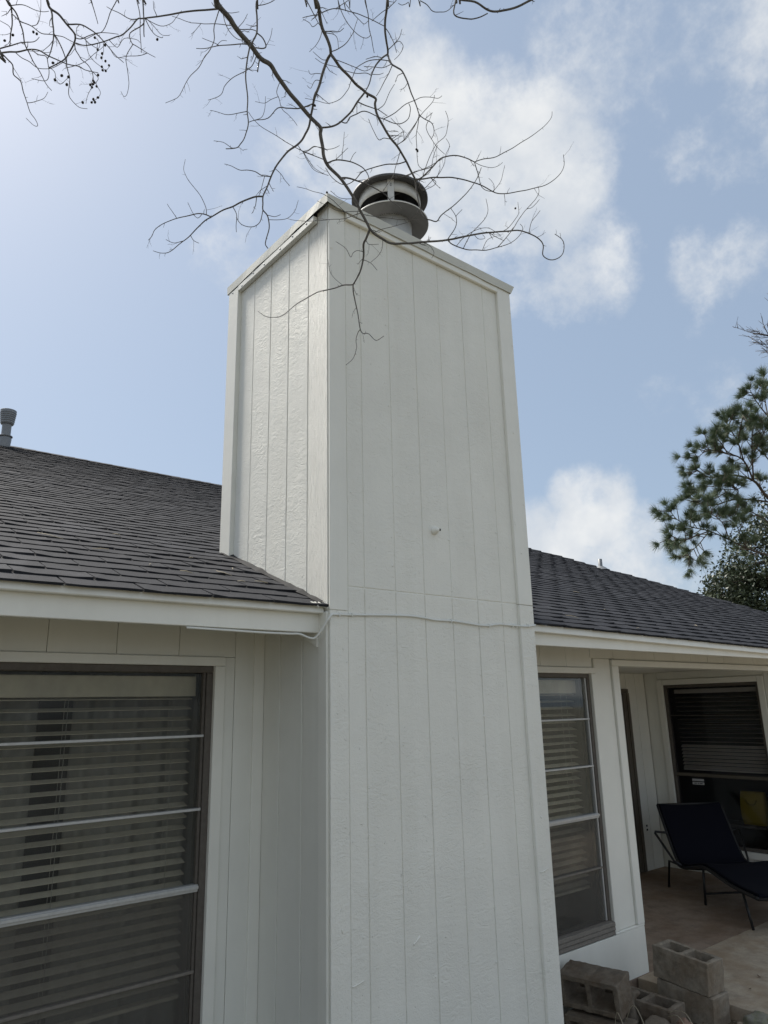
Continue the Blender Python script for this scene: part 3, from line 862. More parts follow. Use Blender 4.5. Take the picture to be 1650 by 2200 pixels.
cboard(-.010, .0095, .0125, .083, -.1, 2.36, 'trim', 'corner_board', .003)
cboard(-.030, .0095, 1.0034, 1.133, 2.68, 4.624, 'trim', 'corner_board', .003)
cboard(-.032, -.0025, .108, 1.002, 4.584, 4.624, 'trim', 'frieze_board', .003)
cboard(-.012, -.0025, .11, 1.12, 4.6245, 4.66, 'gap_dark', 'gap_shade_strip', 0)  # near-black strip stands in for shade in the gap under the cap lip
y = .03
while y < 1.1:
    cboard(CW - .0095, CW + .001, y, min(y + .196, 1.13), -.1, CT - .012, 'siding'); y += .2032
# metal cap with a wavy lower lip
cap = MB(); ring0 = []; ring1 = []; ring2 = []
X0, X1, YA, YB = -.010, 1.490, -.024, 1.145
def side(p, q, n):
    return [(p[0] + (q[0] - p[0]) * i / n, p[1] + (q[1] - p[1]) * i / n) for i in range(n)]
per = side((X0, YA), (X1, YA), 30) + side((X1, YA), (X1, YB), 24) + side((X1, YB), (X0, YB), 30) + side((X0, YB), (X0, YA), 26)
for i, (px, py) in enumerate(per):
    w = noise.noise(Vector((px * 5, py * 5, 2.0)))
    left = px < X0 + .001
    o = .004 + .007 * abs(w) + (.010 * max(0, noise.noise(Vector((0, py * 4.2, 7)))) + .006 if left else 0)
    nx = -1 if left else (1 if px > X1 - .001 else 0)
    ny = -1 if py < YA + .001 else (1 if py > YB - .001 else 0)
    ring0.append((px + nx * (o + (.012 if left else 0)), py + ny * o, (4.629 if left else 4.626) + .007 * w + (.006 * noise.noise(Vector((0, py * 7, 3))) if left else 0)))
    ox = (.024 if nx < 0 else .036) * nx
    ring1.append((px + ox, py + ny * .010, 4.684))
    ring2.append((.74 + (px - .74) * .97, .56 + (py - .56) * .97, 4.694))
n = len(per)
cap.add(ring0 + ring1 + ring2, [(i, (i + 1) % n, n + (i + 1) % n, n + i) for i in range(n)] + [(n + i, n + (i + 1) % n, 2 * n + (i + 1) % n, 2 * n + i) for i in range(n)] + [tuple(range(2 * n, 3 * n))])
co = cap.build('metal_cap', M['flash'], ch)
md = co.modifiers.new('sheet', 'SOLIDIFY'); md.thickness = .002; md.offset = -1
# nails along the left cap edge
nm = MB().lathe([(0, .002), (.006, .0015), (.0065, 0)], (0, 0, 0), 8).mesh('nail', M['lead'])
for yy in (.18, .33, .47, .66, .80, .95, 1.08):
    link('nail', nm, ch, (-.0325 if yy < 1.0 else -.0305, yy, 4.606 + rnd.uniform(-.008, .01)), (0, -math.pi / 2, 0))
pnm = MB().lathe([(0, .0022), (.0035, .002), (.0052, .0006), (.0058, 0)], (0, 0, 0), 8).mesh('nail', M['trim'])
for i in range(46):
    xx = rnd.choice((.012, .05, .095, .13, .40, .60, .82, 1.02, 1.22, 1.375, 1.42, 1.47)) + rnd.uniform(-.006, .006)
    link('nail', pnm, ch, (xx, -.0205 if xx > 1.364 else (-.0038 if xx < .108 else -.0012), rnd.uniform(.3, 4.5)), (math.pi / 2, 0, 0)).scale = (rnd.uniform(.7, 1.3),) * 3
for pts_, r_ in (([(.115, -.003, .745), (.15, -.004, .752), (.175, -.003, .757)], .003), ([(.47, -.002, .84), (.485, -.004, .852), (.51, -.002, .868)], .0045), ([(1.38, -.021, 1.02), (1.42, -.022, 1.025), (1.45, -.021, 1.035)], .0025), ([(.06, -.004, .98), (.062, -.005, .965)], .003)):
    MB().tube(smooth_path(pts_, 3), r_, 6).build('paint_blob', M['trim'], ch)
# flue terminal
FC = (.882, .505, 0); LZ = 5.408
flue = MB().lathe([(.150, 4.60), (.150, LZ - .215), (.142, LZ - .215), (.142, LZ - .30)], FC, 56).build('flue', M['galv'], ch)
MB().lathe([(.150, LZ - .221), (.150, LZ - .217), (.262, LZ - .219), (.268, LZ - .215), (.268, LZ - .205), (.264, LZ - .203), (.20, LZ - .185), (.150, LZ - .183)], FC, 64).build('skirt', M['galv_shaded'], flue)
MB().lathe([(.2665, LZ - .2135), (.271, LZ - .211), (.271, LZ - .205), (.2665, LZ - .2025)], FC, 64).build('skirt_rim', M['galv'], flue)
MB().lathe([(.0, LZ - .155), (.125, LZ - .155), (.125, LZ - .05)], FC, 40).build('inner_pipe', M['soot'], flue)
MB().lathe([(.216, LZ - .092), (.220, LZ - .092), (.220, LZ - .004), (.216, LZ - .004), (.216, LZ - .092)], FC, 64).build('drum', M['galv'], flue)
MB().lathe([(.0, LZ - .002), (.264, LZ - .004), (.271, LZ - .010), (.273, LZ - .006), (.273, LZ + .008), (.266, LZ + .014), (.0, LZ + .05)], FC, 64).build('lid', M['galv_shaded'], flue)
for a in (4.05, 4.05 + 2.094, 4.05 + 4.189):
    ca, sa = math.cos(a), math.sin(a)
    def rp(r_, t_, z_): return (FC[0] + ca * r_ - sa * t_, FC[1] + sa * r_ + ca * t_, z_)
    MB().hexa([rp(.2215, -.022, LZ - .188), rp(.2245, -.022, LZ - .188), rp(.2245, .022, LZ - .188), rp(.2215, .022, LZ - .188)],
              [rp(.2215, -.022, LZ - .005), rp(.2245, -.022, LZ - .005), rp(.2245, .022, LZ - .005), rp(.2215, .022, LZ - .005)]).build('strap', M['galv'], flue)
    sc_ = MB()
    for z_ in (LZ - .04, LZ - .055):
        sc_.hexa([rp(.2247, -.006, z_), rp(.2275, -.006, z_), rp(.2275, .006, z_), rp(.2247, .006, z_)], [rp(.2247, -.006, z_ + .007), rp(.2275, -.006, z_ + .007), rp(.2275, .006, z_ + .007), rp(.2247, .006, z_ + .007)])
    sc_.build('screw', M['lead'], flue)

# knob on the chimney front
kb = thing('wall_sensor', 'small round white knob on the chimney front', 'sensor', (.707, 0, 2.851))
def lathe_y(prof, c, n, mat, name, par):
    s = MB().lathe(prof, (0, 0, 0), n)
    s.v = [(c[0] + x, c[1] - z, c[2] + y) for x, y, z in s.v]
    s.f = [tuple(reversed(f_)) for f_ in s.f]
    return s.build(name, mat, par)
lathe_y([(.022, 0), (.022, .008), (.019, .014), (.015, .030), (.009, .037), (0, .039)], (.707, -.001, 2.851), 24, M['trim'], 'dome', kb)
MB().box(.716, .722, -.041, -.030, 2.847, 2.858).build('lens', M['soot'], kb)

# cable
cb = thing('cable', 'thin white painted cable stapled across the chimney front and under the left eave', 'cable', (.4, -.01, 2.34))
CP = [(-.69, .070, 2.254), (-.47, .072, 2.252), (-.33, .070, 2.250), (-.184, .066, 2.250), (-.13, .062, 2.251), (-.085, .055, 2.236), (-.06, .045, 2.232), (-.045, .030, 2.248), (-.028, .010, 2.285), (-.012, -.010, 2.322), (.004, -.012, 2.341), (.017, -.010, 2.344),
      (.131, -.008, 2.349), (.28, -.007, 2.357), (.427, -.008, 2.364), (.526, -.008, 2.366), (.614, -.010, 2.361), (.688, -.009, 2.355), (.806, -.008, 2.357), (.91, -.009, 2.352), (1.017, -.010, 2.345), (1.089, -.010, 2.346), (1.188, -.009, 2.359), (1.284, -.010, 2.358), (1.352, -.018, 2.357), (1.383, -.027, 2.356), (1.44, -.026, 2.36), (1.487, -.024, 2.367), (1.497, -.01, 2.369), (1.498, .05, 2.36)]
MB().tube(smooth_path(CP), .0052, 8).build('sheath', M['cable'], cb)
for x_, z_ in ((.05, 2.346), (.125, 2.349), (.80, 2.357), (1.10, 2.347), (1.30, 2.357), (1.335, 2.357)):
    MB().box(x_ - .004, x_ + .004, -.017, -.0015, z_ - .009, z_ + .009).build('staple', M['cable'], cb, .002)
MB().box(1.42, 1.428, -.033, -.0205, 2.352, 2.369).build('staple', M['cable'], cb, .002)

# ------------------------------------------------------------------ concrete blocks
def block_mesh(name, mat, L=.397, W=.194, H=.194):
    xs = [-L / 2, -L / 2 + .034, -.016, .016, L / 2 - .034, L / 2]; ys = [-W / 2, -W / 2 + .032, W / 2 - .032, W / 2]
    full = lambda i, j: 0 <= i < 5 and 0 <= j < 3 and not (j == 1 and i in (1, 3))
    bm = bmesh.new(); vd = {}
    def V(i, j, k):
        if (i, j, k) not in vd:
            x, y = xs[i], ys[j]
            if k == 0 and 0 < i < 5 and 0 < j < 3:
                x += (-.006 if i in (1, 3) else .006) * -1; y += .005 if j == 1 else -.005
            vd[(i, j, k)] = bm.verts.new((x, y, H / 2 if k else -H / 2))
        return vd[(i, j, k)]
    for i in range(5):
        for j in range(3):
            if not full(i, j): continue
            bm.faces.new((V(i, j, 1), V(i + 1, j, 1), V(i + 1, j + 1, 1), V(i, j + 1, 1)))
            bm.faces.new((V(i, j, 0), V(i, j + 1, 0), V(i + 1, j + 1, 0), V(i + 1, j, 0)))
            for di, dj, a, b in ((0, -1, (i, j), (i + 1, j)), (1, 0, (i + 1, j), (i + 1, j + 1)), (0, 1, (i + 1, j + 1), (i, j + 1)), (-1, 0, (i, j + 1), (i, j))):
                if not full(i + di, j + dj):
                    bm.faces.new((V(*a, 0), V(*b, 0), V(*b, 1), V(*a, 1)))
    bmesh.ops.recalc_face_normals(bm, faces=bm.faces)
    me = bpy.data.meshes.new(name); bm.to_mesh(me); bm.free(); me.materials.append(mat)
    return me
bm_dark = block_mesh('concrete_block', M['block']); bm_clean = block_mesh('concrete_block', M['block_clean'])
def cblock(me, loc, rot, label, scale=None):
    o = link('concrete_block', me, None, loc, rot)
    if scale: o.scale = scale
    b = o.modifiers.new('worn edges', 'BEVEL'); b.width = .005; b.segments = 2; b.limit_method = 'ANGLE'; b.angle_limit = math.radians(40)
    s = o.modifiers.new('dense', 'SUBSURF'); s.subdivision_type = 'SIMPLE'; s.levels = 3; s.render_levels = 3
    tx = bpy.data.textures.get('chips') or bpy.data.textures.new('chips', 'CLOUDS'); tx.noise_scale = .035; tx.noise_depth = 3
    dm = o.modifiers.new('chips', 'DISPLACE'); dm.texture = tx; dm.strength = .011; dm.mid_level = .55; dm.texture_coords = 'GLOBAL'
    return set_props(o, label, 'concrete block', 'loose concrete blocks beside the porch')
cblock(bm_clean, (2.971, .120, .200), Euler((-.004, .075, -1.617)), 'clean grey concrete block with open cores up, top of the two-block stack')
cblock(bm_clean, (2.975, .112, .002), Euler((0, .07, -1.60)), 'grey concrete block under another, bottom of the two-block stack')
cblock(bm_dark, (2.272, .357, .172), Euler((math.radians(100), 0, -1.385 + .0), 'XYZ'), 'dark dirty concrete block lying on its side with cores facing out, beside the chimney')
cblock(bm_dark, (2.23, .30, -.055), Euler((math.radians(90), 0, -1.42)), 'dark concrete block half buried under the tipped one beside the chimney')
cblock(bm_dark, (2.575, .19, .002), Euler((0, .03, -1.50)), 'concrete block with open cores low between the tipped block and the stack')
def lump(name, loc, size, mat, seed, cuts=3, rough_=.35, square=.0):
    bm = bmesh.new(); bmesh.ops.create_icosphere(bm, subdivisions=cuts, radius=1)
    for v in bm.verts:
        n_ = v.co.normalized()
        d = 1 + rough_ * noise.noise(n_ * 1.6 + Vector((seed, 0, 0))) + rough_ * .4 * noise.noise(n_ * 4.5 + Vector((0, seed, 0)))
        q_ = Vector([math.copysign(abs(c_) ** (1 - square), c_) for c_ in n_])
        v.co = Vector((q_.x * size[0], q_.y * size[1], q_.z * size[2])) * d
    me = bpy.data.meshes.new(name); bm.to_mesh(me); bm.free(); me.materials.append(mat)
    for p_ in me.polygons: p_.use_smooth = True
    return link(name, me, None, loc)
set_props(lump('concrete_lump', (2.36, -.005, -.02), (.085, .07, .09), M['block'], 3.1, 4, .25, .55), 'small broken chunk of concrete block in front of the tipped block', 'concrete chunk')
set_props(lump('rock', (2.47, -.12, .0), (.055, .05, .075), M['redstone'], 8.2, 4, .35, .3), 'mottled reddish stone at the foot of the block stack', 'stone')
set_props(lump('rock', (2.985, -.31, -.03), (.10, .08, .065), M['stone'], 5.4, 4, .3, .3), 'pale mossy stone beside the slab edge', 'stone')
set_props(lump('concrete_lump', (2.44, .40, .06), (.06, .22, .11), M['block'], 6.3, 4, .25, .5), 'added concrete lump blocking light through the cores of the tipped dark block', 'concrete chunk')  # added lump, stops light leaking through the tipped block's cores
k = 0
for (x_, y_, s_) in ((3.03, -.16, .022), (2.95, -.22, .03), (3.05, -.24, .018), (2.88, -.30, .02)):
    set_props(lump('pebble', (x_, y_, -.07), (s_, s_ * .8, s_ * .6), M['slab'], 11 + k, 2, .3), 'small pale pebble on the soil by the slab edge', 'pebble', 'pebbles by the slab edge'); k += 1
# straw and leaves on the soil
straws = MB(); rs = random.Random(5)
for i in range(260):
    x_, y_ = rs.uniform(1.6, 3.08), rs.uniform(-.9, .5)
    a = rs.uniform(0, 6.28); l = rs.uniform(.04, .16); z_ = -.075 + rs.random() * .015
    straws.tube([(x_, y_, z_), (x_ + l * .5 * math.cos(a), y_ + l * .5 * math.sin(a), z_ + rs.uniform(0, .02)), (x_ + l * math.cos(a), y_ + l * math.sin(a), z_ + rs.uniform(0, .01))], .0011, 4, False)
set_props(straws.build('dry_grass', M['straw']), 'dry straw scattered over the soil around the blocks', 'dry grass', None, 'stuff')
for i, (p0, p1, p2, p3) in enumerate((((2.42, -.05, .09), (2.30, -.20, .15), (2.24, -.33, .02), (2.2, -.4, -.07)), ((2.45, -.03, .10), (2.36, -.2, .16), (2.33, -.30, .03), (2.30, -.38, -.06)),
                                 ((2.20, .10, .08), (2.15, .0, .2), (2.1, -.1, .12), (2.06, -.2, -.05)), ((2.12, .12, .07), (2.06, .05, .17), (2.0, -.06, .05), (1.98, -.1, -.05)))):
    set_props(MB().tube(smooth_path([p0, p1, p2, p3], 5), [.0026 - .00008 * j for j in range(16)], 5).build('grass_stalk', M['straw']), 'long bent dry stalk hanging over the concrete blocks', 'stalk', 'dry stalks over the blocks')
lm = MB().add([(-.03, 0, .004), (0, -.014, 0), (.032, 0, .006), (0, .014, .003)], [(0, 1, 2, 3)]).mesh('fallen_leaf', M['leaflitter'])
def leaf(loc, s_, where, grp):
    o = link('fallen_leaf', lm, None, loc, (rs.uniform(-.4, .4), rs.uniform(-.4, .4), rs.uniform(0, 6)))
    o.scale = (s_, s_, s_)
    return set_props(o, where, 'leaf', grp)
for i in range(26): leaf((rs.uniform(2.0, 3.07), rs.uniform(-.6, .5), -.07), rs.uniform(.5, 1.1), 'dry brown leaf on the soil around the blocks', 'leaves on the soil')
for i in range(14): leaf((rs.uniform(3.3, 5.2), rs.uniform(-.8, .55), .007), rs.uniform(.3, .7), 'dry brown leaf on the concrete slab by the porch', 'leaves on the slab')
# bits on the roof
pm = M['straw']
for i, (x_, y_, l, a) in enumerate(((-.86, .75, .10, .4), (-.55, .42, .06, 2.6), (-.32, .48, .09, 2.2), (-.30, .33, .05, .2), (-1.05, .95, .14, 2.4), (-.62, 1.25, .05, .2), (-.2, .62, .05, 1.2), (-.17, .36, .07, 2.9), (-.7, .5, .04, 1), (-.36, .8, .03, .4),
                                  (2.3, .30, .10, 2.7), (2.9, .16, .05, .1), (3.3, .7, .03, .1), (2.0, .9, .05, .4), (4.4, .5, .05, 1.0), (3.9, 1.4, .06, 2.2))):
    z_ = roofz(y_) + .012 + droop(x_, y_)
    dx, dy = math.cos(a) * l / 2, math.sin(a) * l / 2
    s_ = MB().tube([(x_ - dx, y_ - dy, roofz(y_ - dy) + .013 + droop(x_, y_)), (x_, y_, z_ + .004), (x_ + dx, y_ + dy, roofz(y_ + dy) + .013 + droop(x_, y_))], [.0018, .0024, .0015], 5)
    set_props(s_.build('roof_twig', pm), 'pale twig lying on the shingles ' + ('left' if x_ < 0 else 'right') + ' of the chimney', 'twig', 'twigs on the roof ' + ('left' if x_ < 0 else 'right'))

# ------------------------------------------------------------------ lounge chair on the porch
A0 = Vector((5.72, 1.86, 0)); DU = Vector((-.58, -.815, 0)).normalized(); DW = Vector((-DU.y, DU.x, 0)) * -1
DW = Vector((.815, -.58, 0)).normalized()
def LP(u, w, z): return A0 + DU * u + DW * w + Vector((0, 0, z))
lounge = thing('lounge_chair', 'dark navy sling lounge chair with raised back on the porch', 'lounge chair', A0)
back = [(-.12, .80), (-.03, .66), (.06, .52), (.15, .39), (.235, .295), (.30, .265)]
seat = [(.33, .262), (.45, .275), (.62, .315), (.80, .350), (.95, .345), (1.15, .315), (1.35, .295), (1.55, .288), (1.75, .285)]
def sheet(prof, w0, w1, sag):
    vs, fs = [], []; n = 8
    for u, z in prof:
        for j in range(n + 1):
            t = j / n
            vs.append(LP(u, w0 + (w1 - w0) * t, z - sag * math.sin(math.pi * t)))
    for i in range(len(prof) - 1):
        for j in range(n): fs.append((i * (n + 1) + j, i * (n + 1) + j + 1, (i + 1) * (n + 1) + j + 1, (i + 1) * (n + 1) + j))
    return MB().add(vs, fs, True)
for nm_, pf in (('backrest', back), ('seat', seat)):
    pf = [(p.x, p.y) for p in smooth_path([(u, z, 0) for u, z in pf], 3)]
    o = sheet(pf, .012, .708, .018).build(nm_, M['navy'], lounge)
    md = o.modifiers.new('thick', 'SOLIDIFY'); md.thickness = .05; md.offset = 0
    bv = o.modifiers.new('soft', 'BEVEL'); bv.width = .012; bv.segments = 3; bv.limit_method = 'ANGLE'
for w in (.0, .72):
    MB().tube(smooth_path([LP(u, w, z) for u, z in back], 3), .014, 8).build('back_rail', M['blackmetal'], lounge)
    MB().tube(smooth_path([LP(u, w, z - .01) for u, z in [(.25, .27)] + seat], 3), .016, 8).build('side_rail', M['blackmetal'], lounge)
    MB().tube([LP(.02, w - .03 if w == 0 else w + .03, 0), LP(.10, w - .03 if w == 0 else w + .03, .27), LP(.26, w, .262)], .012, 8).build('leg', M['blackmetal'], lounge)
    MB().tube([LP(.76, w, 0), LP(.80, w, .335)], .012, 8).build('leg', M['blackmetal'], lounge)
    MB().tube([LP(1.60, w, 0), LP(1.50, w, .28)], .012, 8).build('leg', M['blackmetal'], lounge)
    s_ = -.13 if w == 0 else .09
    MB().tube([LP(.06, w, .54), LP(.02, w + s_ * .9, .55), LP(.05, w + s_, .54), LP(.26, w + s_ * .35, .30), LP(.32, w, .262)], .012, 8).build('armrest', M['blackmetal'], lounge)
MB().tube([LP(.772, 0, .10), LP(.772, .72, .10)], .010, 8).build('cross_bar', M['blackmetal'], lounge)
MB().tube([LP(-.12, 0, .80), LP(-.12, .72, .80)], .013, 8).build('cross_bar', M['blackmetal'], lounge)
MB().tube([LP(1.76, 0, .275), LP(1.76, .72, .275)], .013, 8).build('cross_bar', M['blackmetal'], lounge)
ol = thing('wall_outlet', 'small white outlet on the porch back wall beside the door', 'outlet', (6.30, 2.45, .45))
MB().box(6.265, 6.335, 2.443, 2.4495, .40, .51).build('plate', M['trim'], ol, .002)
for z_ in (.425, .47): MB().box(6.285, 6.315, 2.4415, 2.4428, z_, z_ + .022).build('socket', M['soot'], ol)

